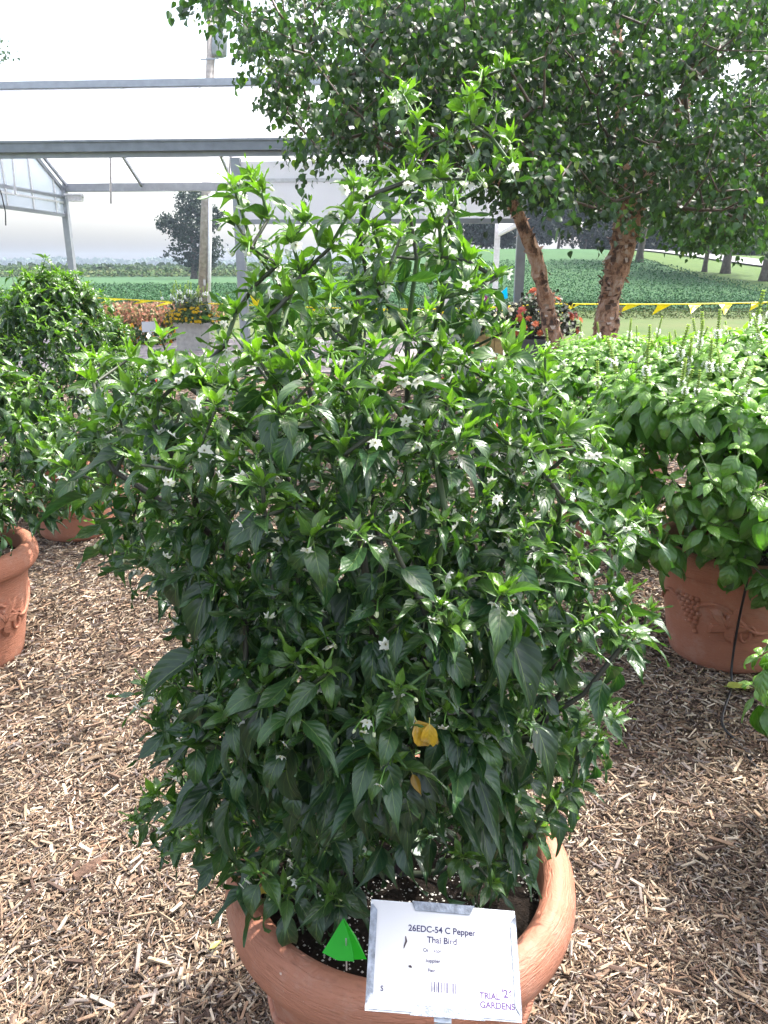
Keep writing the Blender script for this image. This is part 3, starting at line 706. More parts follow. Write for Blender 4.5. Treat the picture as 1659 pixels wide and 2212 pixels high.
    start = [[B, B + np.array([.0, 0, .10])], limb((880, 1100, 1.17), (880, 720, 1.18), (900, 560, 1.17), (880, 420, 1.16)), limb((920, 1000, 1.2), (950, 640, 1.22), (975, 470, 1.2), (1020, 330, 1.2)),
             limb((700, 1150, 1.05), (560, 950, 1.0), (400, 830, 1.0)), limb((620, 1300, .98), (430, 1130, .95), (250, 1020, .95)), limb((720, 1000, 1.2), (620, 700, 1.22), (560, 500, 1.2)),
             limb((1050, 1300, 1.0), (1150, 1050, .98), (1240, 970, .96)), limb((1080, 1650, 1.0), (1210, 1500, .98), (1240, 1390, .97), (1262, 1250, .97)), limb((1100, 1600, .98), (1260, 1500, .95), (1340, 1400, .95)),
             limb((800, 1300, .85), (760, 1050, .83)), limb((930, 1350, .85), (960, 1100, .83)), limb((560, 1650, .95), (430, 1600, .92)), limb((800, 1650, .9), (790, 1500, .85))]
    N, par, cnt, tdir = skeleton(B, tips, .6, start, .05)
    rad = .00115 * cnt ** .40 + .0005
    branch_mesh('stem', N, par, rad, M_stem, root, stem_tints(N, cnt), 7)
    stalks = []; axis = np.array([x0, y0, 0])
    nf = 0
    for P, (u, v, ly), d in zip(tips, info, tdir):
        out = P - axis; out[2] = 0; out = out / (np.linalg.norm(out) + .05)
        ax = d * .5 + np.array([0, 0, .7]) + out * .35; ax /= np.linalg.norm(ax)
        if ly == 0 or ly == 1:
            lowf = float(smooth((v - 1050) / 500))
            size = .038 + .009 * float(smooth((v - 450) / 500)) + .010 * lowf; size *= rng.uniform(.70, 1.35)
            yg = .95 - .55 * float(smooth((v - 450) / 800)); yg *= rng.uniform(.6, 1.2)
            rosette(pl, P, ax, size, min(1, yg), n=int(rng.integers(6, 9)), under=int(rng.integers(0, 2 if v < 500 else 4)), hang=.05 + .40 * float(smooth((v - 500) / 900)) + rng.normal() * .08, stalks=stalks, fl=.95 if ly == 0 else .3, bud=.8 if ly == 0 else .2, root=root, out=out, lowpart=lowf)
        else:
            rosette(pl, P, ax, rng.uniform(.055, .075), .15, n=5, under=2, hang=.6, stalks=stalks, root=root, out=out)
    # big old leaves hanging inside the lower half
    for _ in range(190):
        v = rng.uniform(1150, 1740); u = rng.uniform(440, 1130); Y = y0 - rng.uniform(.10, .27); P = at(u, v, Y)
        if P[2] < .55: continue
        out = P - axis; out[2] = 0; out /= np.linalg.norm(out) + .01; j = np.argmin(np.linalg.norm(N - P, axis=1)); d = out * .55 + np.array([rng.normal() * .3, 0, -.8])
        pl.leaf(N[j] * .35 + P * .65 + [0, 0, .02], d, out + [0, 0, .4] + rng.normal(size=3) * .2, rng.uniform(.09, .135), OLDL * rng.uniform(.8, 1.2) * (1 if rng.random() < .9 else 1.6))
    for u, v, Y, c, s in ((890, 1540, .80, (.42, .24, .02), .070), (928, 1550, .795, (.45, .27, .02), .05), (575, 1900, 1.0, (.34, .26, .04), .045), (870, 1760, 1.0, (.28, .24, .04), .035), (888, 1665, .86, (.36, .20, .03), .032)):
        pl.leaf(at(u, v, Y), [rng.normal() * .3, -.4, -.8], [0, -.8, .3], s, np.array(c))
    stalk_mesh(stalks, root)
pepper_main()

def pepper_bush(key, label, group, rx, ry, ztop, n, size, leaves=300, top=None, cone=1.7, seed=3, zlow=.50, bright=1., yg=.45):
    x0, y0 = POT[key]; root = empty('pepper_plant', (x0, y0, .44), label, 'pepper plant')
    pl = Plant(root, pep, M_pepper, keep=leaves); tips = []
    for i in range(n):
        t = rng.random(); z = zlow + (ztop - zlow) * t; prof = math.sqrt(max(.02, 1 - t ** cone)) * (.62 + .38 * min(1, t * 3.5)); a = rng.uniform(0, 6.283); q = rng.uniform(.72, 1.0) if i % 4 else rng.uniform(.2, .7)
        q *= 1 + .16 * math.sin(3 * a + 4 * t + seed) + .10 * math.sin(8 * a + 9 * t)
        tips.append(np.array([x0 + rx * prof * q * math.cos(a), y0 + ry * prof * q * math.sin(a), z + rng.normal() * .02]))
    for q in (top or []): tips.append(np.array(q))
    B = np.array([x0, y0, .44]); N, par, cnt, td = skeleton(B, tips, .6, [[B, B + [0, 0, .1], B + [0, 0, (ztop - .44) * .55]]], .07)
    branch_mesh('stem', N, par, .0011 * cnt ** .42 + .0006, M_stem, root, stem_tints(N, cnt), 5)
    st = []
    for P, d in zip(tips, td):
        out = P - B; out[2] = 0; out /= np.linalg.norm(out) + .05; ax = d * .5 + np.array([0, 0, .7]) + out * .3; ax /= np.linalg.norm(ax); t = (P[2] - .44) / (ztop - .44)
        fr = (P[1] - y0) < .15
        rosette(pl, P, ax, size * rng.uniform(.8, 1.2), (yg * .4 + yg * .6 * t) * rng.uniform(.6, 1.3), n=7, under=3, hang=.7 - .3 * t, stalks=st, fl=.55 if fr else 0, bud=.25 if fr else 0, root=root, out=out)
    stalk_mesh(st, root); return pl
pepper_bush('left_mid', 'dark green flowering pepper plant with a pointed top, far back on the left', None,   .88, .80, 1.50, 560, .070, top=[(-1.83, 4.35, 1.58), (-2.05, 4.4, 1.5), (-1.7, 4.4, 1.5)], seed=2, yg=.85, cone=.72)
pepper_bush('left', 'pepper plant in the pot cut by the left edge of the photo', None, .60, .56, 1.34, 330, .074, seed=5, yg=.85, zlow=.60)

# ================================================================== BASIL
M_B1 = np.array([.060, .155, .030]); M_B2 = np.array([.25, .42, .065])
def whorl_spike():
    V, F_, T = [], [], []
    n = 6
    def cone(c, d, L, w, t):
        b = len(V); d = np.array(d, float); d /= np.linalg.norm(d); s = np.cross(d, [0, 0, 1.]); s /= np.linalg.norm(s) + 1e-6; h = np.cross(s, d)
        V.extend([c - s * w, c + s * w, c + d * L + s * w * .6, c + d * L - s * w * .6, c + h * w, c + d * L + h * w]); T.extend([t] * 6)
        F_.extend([[b, b + 1, b + 2, b + 3], [b + 1, b + 4, b + 5, b + 2]])
    # stalk
    for z in (0, 1.):
        for k in range(5): a = k * 1.2566; V.append(np.array([.012 * math.cos(a), .012 * math.sin(a), z])); T.append([.22, .32, .08])
    F_ += [[k, (k + 1) % 5, 5 + (k + 1) % 5, 5 + k] for k in range(5)]
    for i in range(15):
        z = .10 + i * .062; sc = .075 * (1 - .4 * i / 15)
        for k in range(6):
            a = k * 1.047 + i * .5; d = np.array([math.cos(a), math.sin(a), .35])
            open_ = i in (2, 3, 4, 5) and (k + i) % 2 == 0
            c = np.array([0, 0, z])
            cone(c, d, sc, .028, [.30, .42, .10] if i < 12 else [.42, .55, .12])
            if open_: cone(c + d * sc * .8, d + [0, 0, .3], .075, .042, [.82, .83, .80])
    return mkmesh('flower_spike', np.array(V), F_, M_petal, tint=np.array(T))
SPIKE = whorl_spike()
def basil(key, label, rx, ry, ztop, n, size, zlow=.50, spikes=24, leaves=300, seed=1, skew=(0, 0)):
    x0, y0 = POT[key]; root = empty('basil_plant', (x0, y0, .44), label, 'basil plant')
    pl = Plant(root, bas, M_basil, keep=leaves); tips = []; upv = np.array([0, 0, 1.])
    for i in range(n):
        t = rng.random() ** .8; z = zlow + (ztop - zlow) * t; prof = (1 - t ** 2.6) ** .5 * (.70 + .30 * min(1, t * 2.5)); a = rng.uniform(0, 6.283); q = rng.uniform(.8, 1.02) if i % 5 else rng.uniform(.1, .75)
        q *= 1 + .07 * math.sin(3 * a + seed) + .05 * math.sin(7 * a + 5 * t)
        tips.append(np.array([x0 + skew[0] * t + rx * prof * q * math.cos(a), y0 + skew[1] * t + ry * prof * q * math.sin(a), z + rng.normal() * .02]))
    for i in range(n // 3):    # the domed top
        a = rng.uniform(0, 6.283); q = math.sqrt(rng.random()); tips.append(np.array([x0 + skew[0] + rx * .8 * q * math.cos(a), y0 + skew[1] + ry * .8 * q * math.sin(a), ztop - .25 * q * q * (ztop - zlow) + rng.normal() * .02]))
    B = np.array([x0, y0, .44]); N, par, cnt, td = skeleton(B, tips, .6, [[B, B + [0, 0, .12], B + [0, 0, (ztop - .44) * .5]]], .08)
    branch_mesh('stem', N, par, .0012 * cnt ** .42 + .0006, M_stem, root, stem_tints(N, cnt, (.14, .24, .06), (.10, .12, .06)), 5)
    cands = []
    for P, d in zip(tips, td):
        out = P - B; hz = np.linalg.norm(out[:2]); out[2] = 0; out /= hz + .05; t = (P[2] - zlow) / (ztop - zlow)
        ax = np.array([0, 0, .8]) + out * .55; ax /= np.linalg.norm(ax); s1 = np.cross(ax, [.2, 1, .1]); s1 /= np.linalg.norm(s1); s2 = np.cross(ax, s1); a0 = rng.uniform(0, 3.14); sz = size * rng.uniform(.8, 1.2)
        for lv in range(4):
            for k in range(2):
                a = a0 + lv * 1.5708 + k * 3.1416 + rng.normal() * .15; e = (.9, .45, .05, -.35)[lv] - .25 * (1 - t) + rng.normal() * .15
                dr = (s1 * math.cos(a) + s2 * math.sin(a)) * math.cos(e) + ax * math.sin(e) - upv * (.15 + .25 * (lv > 1))
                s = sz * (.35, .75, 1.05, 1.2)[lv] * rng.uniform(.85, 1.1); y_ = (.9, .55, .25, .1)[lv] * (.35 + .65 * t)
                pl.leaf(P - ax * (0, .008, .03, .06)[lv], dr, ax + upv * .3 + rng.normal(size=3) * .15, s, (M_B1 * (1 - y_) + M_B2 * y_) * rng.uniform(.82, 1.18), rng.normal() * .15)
        cands.append((P, t))
    top = [c for c in cands if c[1] > .62 or rng.random() < .05]; random.shuffle(top)
    for P, t in top[:spikes]:
        put(SPIKE, 'flower_spike', root, P, np.array([rng.normal() * .22, rng.normal() * .2, 1.]), rng.uniform(.09, .17))
    return pl
basil('right', 'big bright green basil plant with white flower spikes in the right-hand pot', .78, .68, 1.30, 500, .100, spikes=95, seed=2, zlow=.55)
basil('right_back', 'green basil plant behind the big one, partly hidden by the pepper plant', .72, .62, 1.15, 380, .088, spikes=7, seed=4, zlow=.64)
basil('right_near', 'basil plant at the right edge showing only a few leaves and pale flower heads', .64, .56, .98, 260, .085, spikes=12, seed=6, leaves=160, zlow=.30)


# ================================================================== SIGN, FLAG, HOSE
M_card = simple('white_card', (.50, .50, .52), .45, var=.02); M_galv = simple('galvanised_steel', (.55, .58, .62), .38, .85, var=.2, scale=60, bump=.15)
M_clip = simple('dull_zinc', (.20, .225, .27), .5, .3, var=.45, scale=90, bump=.2); M_ink = simple('violet_ink', (.02, .015, .07), .7); M_ink2 = simple('faded_ink', (.05, .045, .10), .7); M_purple = simple('purple_ink', (.07, .035, .13), .7); M_dirt = simple('dirt', (.05, .035, .04), .9)
def sign():
    W_, H_ = .192, .126
    ctr = CAM + ray(958, 2069.5) * 1.0
    right = np.array([math.cos(R(6)), 0, -math.sin(R(6))]); tilt = R(28)
    up = np.array([0, math.cos(tilt), math.sin(tilt)]); up = up - right * (up @ right); up /= np.linalg.norm(up); nrm = np.cross(right, up)
    if nrm[2] < 0: nrm = -nrm
    root = empty('plant_sign', ctr, 'white plant label card reading Pepper Thai Bird in a metal holder', 'sign')
    R3 = Matrix((right.tolist(), up.tolist(), nrm.tolist())).transposed().to_4x4(); root.rotation_euler = R3.to_euler()
    c = MB().box((0, 0, .0), (W_, H_, .0012)); c.build('card', M_card, root)
    MB().box((0, 0, -.0025), (W_ + .006, H_ + .004, .0016)).build('backing_plate', M_galv, root)
    def lip(name, pts, z):
        n = len(pts); V = [[x, y, z] for x, y in pts] + [[x, y, z + .0012] for x, y in pts]
        MB().add(V, [list(range(n, 2 * n)), list(range(n))[::-1]] + [[i, (i + 1) % n, n + (i + 1) % n, n + i] for i in range(n)]).build(name, M_clip, root)
    w, h = W_ / 2 + .003, H_ / 2 + .002
    lip('edge_clip', [(-w, -h + .008), (-w + .009, -h + .017), (-w + .009, h - .014), (-w + .003, h - .007), (-w, h - .007)], .0014)
    lip('edge_clip', [(w, -h + .004), (w, h - .006), (w - .008, h - .018), (w - .008, -h + .016)], .0014)
    lip('edge_clip', [(-.043, h + .001), (-.038, h - .0105), (.036, h - .0105), (.043, h + .001)], .0014)
    lip('edge_clip', [(-.043, -h - .002), (.052, -h - .002), (.040, -h + .0095), (-.036, -h + .0095)], .0014)
    # fold line of the plastic sleeve
    MB().bar((w - .011, h - .012, .0008), (w - .008, -h + .012, .0008), .0006, .0004).build('sleeve_edge', M_galv, root)
    def text(s, x, y, size, m, al='CENTER', name='lettering'):
        cu = bpy.data.curves.new('lettering', 'FONT'); cu.body = s; cu.size = size; cu.align_x = al; cu.extrude = .00008; cu.offset = size * (.034 if m is M_purple else .018); cu.materials.append(m)
        o = bpy.data.objects.new(name, cu); col.objects.link(o); o.parent = root; me = o.to_mesh().copy(); bpy.data.objects.remove(o, do_unlink=True); me.name = 'lettering'
        if not me.materials: me.materials.append(m)
        o = link(name, me, root); o.location = (x, y, .0008); return o
    text('26EDC-54 C Pepper', -.002, .029, .0108, M_ink); text('Thai Bird', -.002, .0165, .0108, M_ink)
    text('Or    ator', -.015, .0055, .006, M_ink2); text('Supplier', -.014, -.0065, .006, M_ink2); text('Field ID', -.012, -.0175, .0055, M_ink2)
    text('S', -.081, -.043, .0085, M_ink, 'LEFT'); text('TRIAL', .046, -.0425, .0100, M_purple, 'LEFT'); text('GARDENS', .046, -.0525, .0100, M_purple, 'LEFT'); text("'26", .0745, -.0395, .0125, M_purple, 'LEFT')
    bc = MB(); x = -.016; r_ = random.Random(4)
    while x < .017:
        wd = r_.choice([.0006, .0009, .0012, .0017]); bc.box((x, -.034, .00085), (wd, .012, .0002)); x += wd + r_.choice([.0007, .001, .0016])
    bc.build('barcode', M_ink2, root)
    sm = MB(); sm.tube([(-.0505, .022, .0009), (-.0495, .016, .0011), (-.0515, .011, .001), (-.0525, .0075, .0009)], [.0006, .0014, .0011, .0005], 6); sm.tube([(-.0455, -.0125, .0009), (-.0435, -.0130, .0011), (-.0415, -.0138, .0009)], [.0008, .0016, .0008], 6)
    sm.build('dirt_smudge', M_dirt, root)
    # steel stake from the lower edge down to the mulch in front of the pot
    Ri = R3.inverted()
    foot = ctr + np.array([.0, -.02, -ctr[2] - .03]); top = ctr - up * .04 - nrm * .006
    a = Ri @ Vector(top - ctr); b = Ri @ Vector(foot - ctr)
    mid = Ri @ Vector(ctr - up * .070 - nrm * .010 - ctr)
    s = MB(); s.bar(a, mid, .022, .002); s.bar(mid, b, .022, .003); s.build('stake', M_galv, root)
sign()
def flag(apex, bl, br, back, label, c, name='marker_flag'):
    root = empty(name, (float(apex[0]), float(apex[1]), .44 if c[1] > .3 and c[2] < .3 else .5), label, 'marker flag')
    m = M_plastic; L = -np.array(root.location)
    mb = MB(); mb.add([apex + L, bl + L, (bl + br) / 2 + [0, -.004, -.002] + L, br + L, (apex * .4 + br * .6) + [.003, -.002, 0] + L], [[0, 1, 2], [0, 2, 3, 4]]); mb.add([apex + L + [0, .003, 0], br + L + [0, .003, 0], back + L, (apex + back) / 2 + L + [.002, .004, 0]], [[0, 1, 2, 3]])
    o = mb.build('flag_sheet', m, root); o.color = (*c, 1); return root
fl = flag(at(741, 1984, .905), at(696, 2058, .868), at(765, 2077, .855), at(792, 2072, .875), 'bright green folded plastic marker flag standing inside the front rim of the pot', (.02, .45, .02))
w = MB(); p = at(765, 2077, .862) - np.array(fl.location); w.tube([p + [-.012, .012, .03], p + [-.012, .012, -.03]], .0012, 6); w.build('wire', M_galv, fl)
M_hose = simple('black_tube', (.012, .012, .014), .45)
def hose(name, pts, r_, label):
    pts = [np.array(p, float) for p in pts]; out = []
    for i in range(len(pts) - 1):
        p0, p1, p2, p3 = pts[max(i - 1, 0)], pts[i], pts[i + 1], pts[min(i + 2, len(pts) - 1)]
        for t in np.linspace(0, 1, 8, endpoint=False): out.append(.5 * ((2 * p1) + (-p0 + p2) * t + (2 * p0 - 5 * p1 + 4 * p2 - p3) * t * t + (-p0 + 3 * p1 - 3 * p2 + p3) * t ** 3))
    out.append(pts[-1]); o = MB().tube(out, r_, 8).build(name, M_hose, None, True); tag(o, label, 'hose')
px, py = POT['right']
def pot_pt(ang, r_, z): return (px + r_ * math.cos(ang), py + r_ * math.sin(ang), z)
aa = R(-108)
hose('drip_hose', [pot_pt(aa, .24, .46), pot_pt(aa, .27, .505), pot_pt(aa, .325, .49), pot_pt(aa, .332, .43), pot_pt(aa, .305, .33), pot_pt(aa, .285, .2), pot_pt(aa, .30, .08), pot_pt(aa, .36, .03), tuple(on_ground(1560, 1560, .03)), tuple(on_ground(1600, 1610, .03)), tuple(on_ground(1640, 1665, .03)), tuple(on_ground(1720, 1740, .03))], .0045, 'thin black drip hose running over the rim of the big basil pot to the mulch')
def fallen(u, v, s, c, rz, label, pr=0):
    p = on_ground(u, v, .04); me = pep[-1].mesh('fallen_leaf', M_pepper); o = bpy.data.objects.new('fallen_leaf', me); col.objects.link(o); o.location = p; o.scale = (s, s, s); o.rotation_euler = (.1, .1, rz); o.color = (*c, 1); tag(o, label, 'leaf', 'fallen leaves on the mulch')
pep_f = leaf_proto(.42, .36, 1.3, .3, .2, .03, 77, petiole=.1); pep.append(pep_f)
fallen(1565, 1482, .115, (.36, .40, .08), .1, 'yellow green fallen leaf on the mulch in front of the right pot', 6)
fallen(452, 1935 + 115, .035, (.55, .48, .10), .9, 'small yellow fallen leaf left of the main pot rim', 6)
fallen(1200, 1600, .05, (.50, .40, .06), -.5, 'small yellow fallen leaf right of the pepper branches', 6)
pep.pop()

# ================================================================== RIVER BIRCHES
M_bark, n_, l_, b_ = newmat('peeling_bark')
tc = n_.new('ShaderNodeTexCoord'); mp = n_.new('ShaderNodeMapping'); mp.inputs['Scale'].default_value = (1, 1, .55); l_.new(tc.outputs['Object'], mp.inputs[0])
no = n_.new('ShaderNodeTexNoise'); no.inputs['Scale'].default_value = 11; no.inputs['Detail'].default_value = 7; no.inputs['Roughness'].default_value = .72; l_.new(mp.outputs[0], no.inputs[0])
r = ramp(n_, [(.36, (.05, .03, .025)), (.44, (.17, .09, .06)), (.50, (.42, .23, .14)), (.58, (.50, .33, .25)), (.68, (.60, .47, .40))]); l_.new(no.outputs[0], r.inputs[0])
l_.new(r.outputs[0], b_.inputs['Base Color']); b_.inputs['Roughness'].default_value = .8
bp = n_.new('ShaderNodeBump'); bp.inputs['Distance'].default_value = .03; l_.new(no.outputs[0], bp.inputs['Height']); l_.new(bp.outputs[0], b_.inputs['Normal'])
M_flake = tintmat('bark_flake', .8, .1, nvar=.3, bscale=20)
def birch(label, trunks, poly_tests, ntwig, base, keep, Yr, lsize, seed, right=False, tintk=1.):
    root = empty('river_birch', base, label, 'birch tree', 'river birches behind the pots')
    L = -np.array(base); mb = MB(); fl = []
    for pts, r0, r1 in trunks:
        pts = [np.array(p, float) for p in pts]; o = []
        for i in range(len(pts) - 1):
            p0, p1, p2, p3 = pts[max(i - 1, 0)], pts[i], pts[i + 1], pts[min(i + 2, len(pts) - 1)]
            for t in np.linspace(0, 1, 8, endpoint=False): o.append(.5 * ((2 * p1) + (-p0 + p2) * t + (2 * p0 - 5 * p1 + 4 * p2 - p3) * t * t + (-p0 + 3 * p1 - 3 * p2 + p3) * t ** 3))
        o.append(pts[-1]); rr = np.linspace(0, 1, len(o)); rad = (r0 + (r1 - r0) * rr ** .8) * (1 + .09 * rng.normal(size=len(o)))
        nn = 14; b0 = mb.n; mb.tube([q + L for q in o], list(rad), nn)
        V = mb.V[-1]; V += rng.normal(size=V.shape) * .006
        for _ in range(int(230 * (r0 / .11))):
            i = int(rng.integers(len(o) - 1) * (.62 if rng.random() < .8 else 1)); a = rng.uniform(0, 6.283); c = o[i] + (o[i + 1] - o[i]) * rng.random(); d = np.array([math.cos(a), math.sin(a), 0]); s = np.array([-d[1], d[0], 0]); w_, h_ = rng.uniform(.015, .045), rng.uniform(.015, .05); lift = rng.uniform(.015, .07)
            base_ = c + d * (rad[i] * 1.0) + L; k = -1 if rng.random() < .5 else 1
            fl.append(([base_ - s * w_, base_ + s * w_ * .8, base_ + s * w_ * .7 + np.array([0, 0, k * h_]) + d * lift * .6, base_ - s * w_ * .6 + np.array([0, 0, k * h_ * 1.2]) + d * lift], [[.50, .34, .26], [.36, .2, .13], [.12, .07, .05], [.55, .44, .38]][int(rng.integers(4))]))
    mb.build('trunk', M_bark, root, True)
    V = [v for f, _ in fl for v in f]; T = [t for _, t in fl for __ in range(4)]
    link('bark_flakes', mkmesh('bark_flakes', V, [[4 * i, 4 * i + 1, 4 * i + 2, 4 * i + 3] for i in range(len(fl))], M_flake, tint=np.array(T)), root, 'stuff')
    pl = Plant(root, bir, M_birch, 'crown', keep); tips = []
    tries = 0
    while len(tips) < ntwig and tries < ntwig * 40:
        tries += 1; poly = poly_tests[0] if rng.random() < poly_tests[2] else poly_tests[1]
        us = [p[0] for p in poly]; vs = [p[1] for p in poly]; u = rng.uniform(min(us), max(us)); v = rng.uniform(min(vs), max(vs))
        if not inpoly(u, v, poly): continue
        if any(((u - a) / c) ** 2 + ((v - b) / d) ** 2 < 1 for a, b, c, d in gaps) and rng.random() < .93: continue
        Y = rng.uniform(*Yr); P = at(u, v, Y)
        g = math.sin(P[0] * 2.6 + seed) * math.sin(P[1] * 2.1 + 1) * math.sin(P[2] * 3.1 + 2) + .4 * math.sin(P[0] * 6 + P[2] * 7)
        if g > .22 and rng.random() < .93: continue
        tips.append(P)
    start = [[np.array(p) for p in t[0]] for t in trunks]
    N, par, cnt, td = skeleton(start[0][0], tips, .25, start, .35, .25)
    tr = MB(); ns = sum(len(s_) for s_ in start)
    par2 = par.copy(); par2[:ns] = -1
    T = np.tile([[.10, .07, .055]], (len(N), 1))
    branch_mesh('branches', N, par2, .0028 * np.minimum(cnt, 60) ** .5 + .001, M_stem, root, T, 5, 'stuff')
    for P, d in zip(tips, td):
        nl = int(rng.integers(16, 30)); d = d * .6 + np.array([rng.normal() * .4, rng.normal() * .4 - .1, -.35]); d /= np.linalg.norm(d); Lt = rng.uniform(.28, .55)
        tw = (.7 + .6 * rng.random()) * tintk; s = np.cross(d, [0, 0, 1.]); s /= np.linalg.norm(s) + 1e-6
        for k in range(nl):
            t = k / nl; c = P + d * Lt * (t - .3) + np.array([0, 0, -.22 * Lt * t * t]) + rng.normal(size=3) * .035; sd = s * (1 if k % 2 else -1)
            dd = sd * .6 + d * .4 + np.array([0, 0, -.75]) + rng.normal(size=3) * .25
            tt = np.array([.026, .058, .024]) * tw * rng.uniform(.55, 1.5)
            if rng.random() < .03: tt = np.array([.16, .24, .05])
            pl.leaf(c, dd, rng.normal(size=3) + np.array([0, -.6, .5]), lsize * rng.uniform(.7, 1.2), tt)
    return pl
gaps = [(700, 210, 26, 16), (760, 110, 18, 22), (1000, 130, 20, 16), (880, 90, 18, 16), (1220, 150, 26, 18), (1400, 180, 24, 26), (1300, 330, 24, 14), (1100, 250, 14, 16), (1420, 60, 22, 20), (660, 80, 20, 20), (482, 95, 52, 85), (1325, 85, 40, 30), (1530, 210, 60, 38), (1490, 250, 40, 30), (1600, 140, 40, 55), (1480, 290, 35, 22), (1270, 265, 14, 14), (1170, 345, 18, 12), (1340, 245, 18, 14), (1245, 380, 30, 12), (1150, 395, 30, 14), (620, 170, 20, 30), (590, 60, 18, 20), (1440, 530, 20, 18)]
cl = [(430, -60), (440, 40), (470, 70), (555, 130), (590, 190), (620, 290), (650, 330), (700, 320), (760, 335), (830, 345), (940, 380), (1040, 405), (1110, 415), (1180, 405), (1230, 395), (1240, -60)]
cl2 = [(900, -60), (820, 120), (900, 300), (1060, 380), (1200, 400), (1270, 380), (1270, -60)]
cr = [(1180, -60), (1150, 200), (1140, 400), (1175, 445), (1215, 400), (1270, 420), (1300, 470), (1340, 415), (1420, 440), (1470, 410), (1500, 250), (1720, 200), (1720, -60)]
cr2 = [(1440, 240), (1430, 400), (1480, 470), (1570, 485), (1700, 500), (1720, 180)]
def P_(u, v, Y): return tuple(at(u, v, Y))
birch('river birch with one leaning peeling trunk beside the grey corner post', [([(2.33, 9.5, -.05), P_(1190, 705, 9.5), P_(1160, 570, 9.5), P_(1105, 430, 9.5), P_(1045, 270, 9.5), P_(1018, 90, 9.5), P_(1010, -60, 9.5)], .115, .045),
      ([P_(1105, 430, 9.5), P_(1010, 300, 9.2), P_(920, 150, 8.7), P_(850, -40, 8.4)], .055, .02), ([P_(1080, 360, 9.5), P_(960, 60, 9.3), P_(900, 30, 9.0), P_(760, -60, 8.6)], .035, .015)],
      (cl, cl2, .62), 1080, (2.33, 9.5, 0), 300, (5.6, 10.8), .070, 1)
birch('river birch with a thick forked trunk behind the basil', [([(2.62, 9.4, -.05), P_(1310, 700, 9.4), P_(1328, 570, 9.4), P_(1350, 440, 9.4), P_(1340, 280, 9.4), P_(1325, -60, 9.4)], .15, .05),
      ([P_(1318, 640, 9.36), P_(1352, 540, 9.3), P_(1385, 430, 9.2), P_(1450, 280, 9.0), P_(1500, 150, 8.8), P_(1545, 20, 8.6), P_(1570, -60, 8.5)], .10, .05), ([P_(1395, 400, 9.1), P_(1440, 370, 8.8), P_(1560, 350, 8.6), P_(1690, 330, 8.4)], .03, .015)],
      (cr, cr2, .80), 900, (2.62, 9.4, 0), 300, (6.2, 11.5), .070, 2)
birch('lighter green birch whose branches reach in at the right edge', [([(8.2, 12.5, -.05), (8.1, 12.4, 2), (7.9, 12.3, 4), (7.9, 12.3, 6.4)], .14, .06)],
      (cr2, [(1440, 330), (1420, 455), (1480, 500), (1580, 510), (1700, 520), (1720, 300)], .4), 900, (8.2, 12.5, 0), 300, (9.0, 13.5), .072, 3, tintk=1.9)

# ================================================================== GREENHOUSE
M_frame = simple('grey_aluminium', (.30, .32, .36), .45, .5, var=.1, scale=8); M_frame_d = simple('dark_gutter', (.20, .22, .25), .5, .4, var=.15, scale=6); M_wht = simple('white_frame', (.62, .63, .66), .5)
M_poly, n_, l_, b_ = newmat('white_polycarbonate'); b_.inputs['Base Color'].default_value = (.82, .83, .86, 1); b_.inputs['Roughness'].default_value = .4
tr = n_.new('ShaderNodeBsdfTranslucent'); tr.inputs['Color'].default_value = (.88, .88, .92, 1); ms = n_.new('ShaderNodeMixShader'); ms.inputs[0].default_value = .6
l_.new(b_.outputs[0], ms.inputs[1]); l_.new(tr.outputs[0], ms.inputs[2]); l_.new(ms.outputs[0], n_['Material Output'].inputs[0])
M_clear, n_, l_, b_ = newmat('clear_polycarbonate'); b_.inputs['Base Color'].default_value = (.75, .8, .88, 1); b_.inputs['Roughness'].default_value = .25
tr = n_.new('ShaderNodeBsdfTransparent'); tr.inputs['Color'].default_value = (.86, .90, .96, 1); ms = n_.new('ShaderNodeMixShader'); ms.inputs[0].default_value = .55
l_.new(b_.outputs[0], ms.inputs[1]); l_.new(tr.outputs[0], ms.inputs[2]); l_.new(ms.outputs[0], n_['Material Output'].inputs[0])
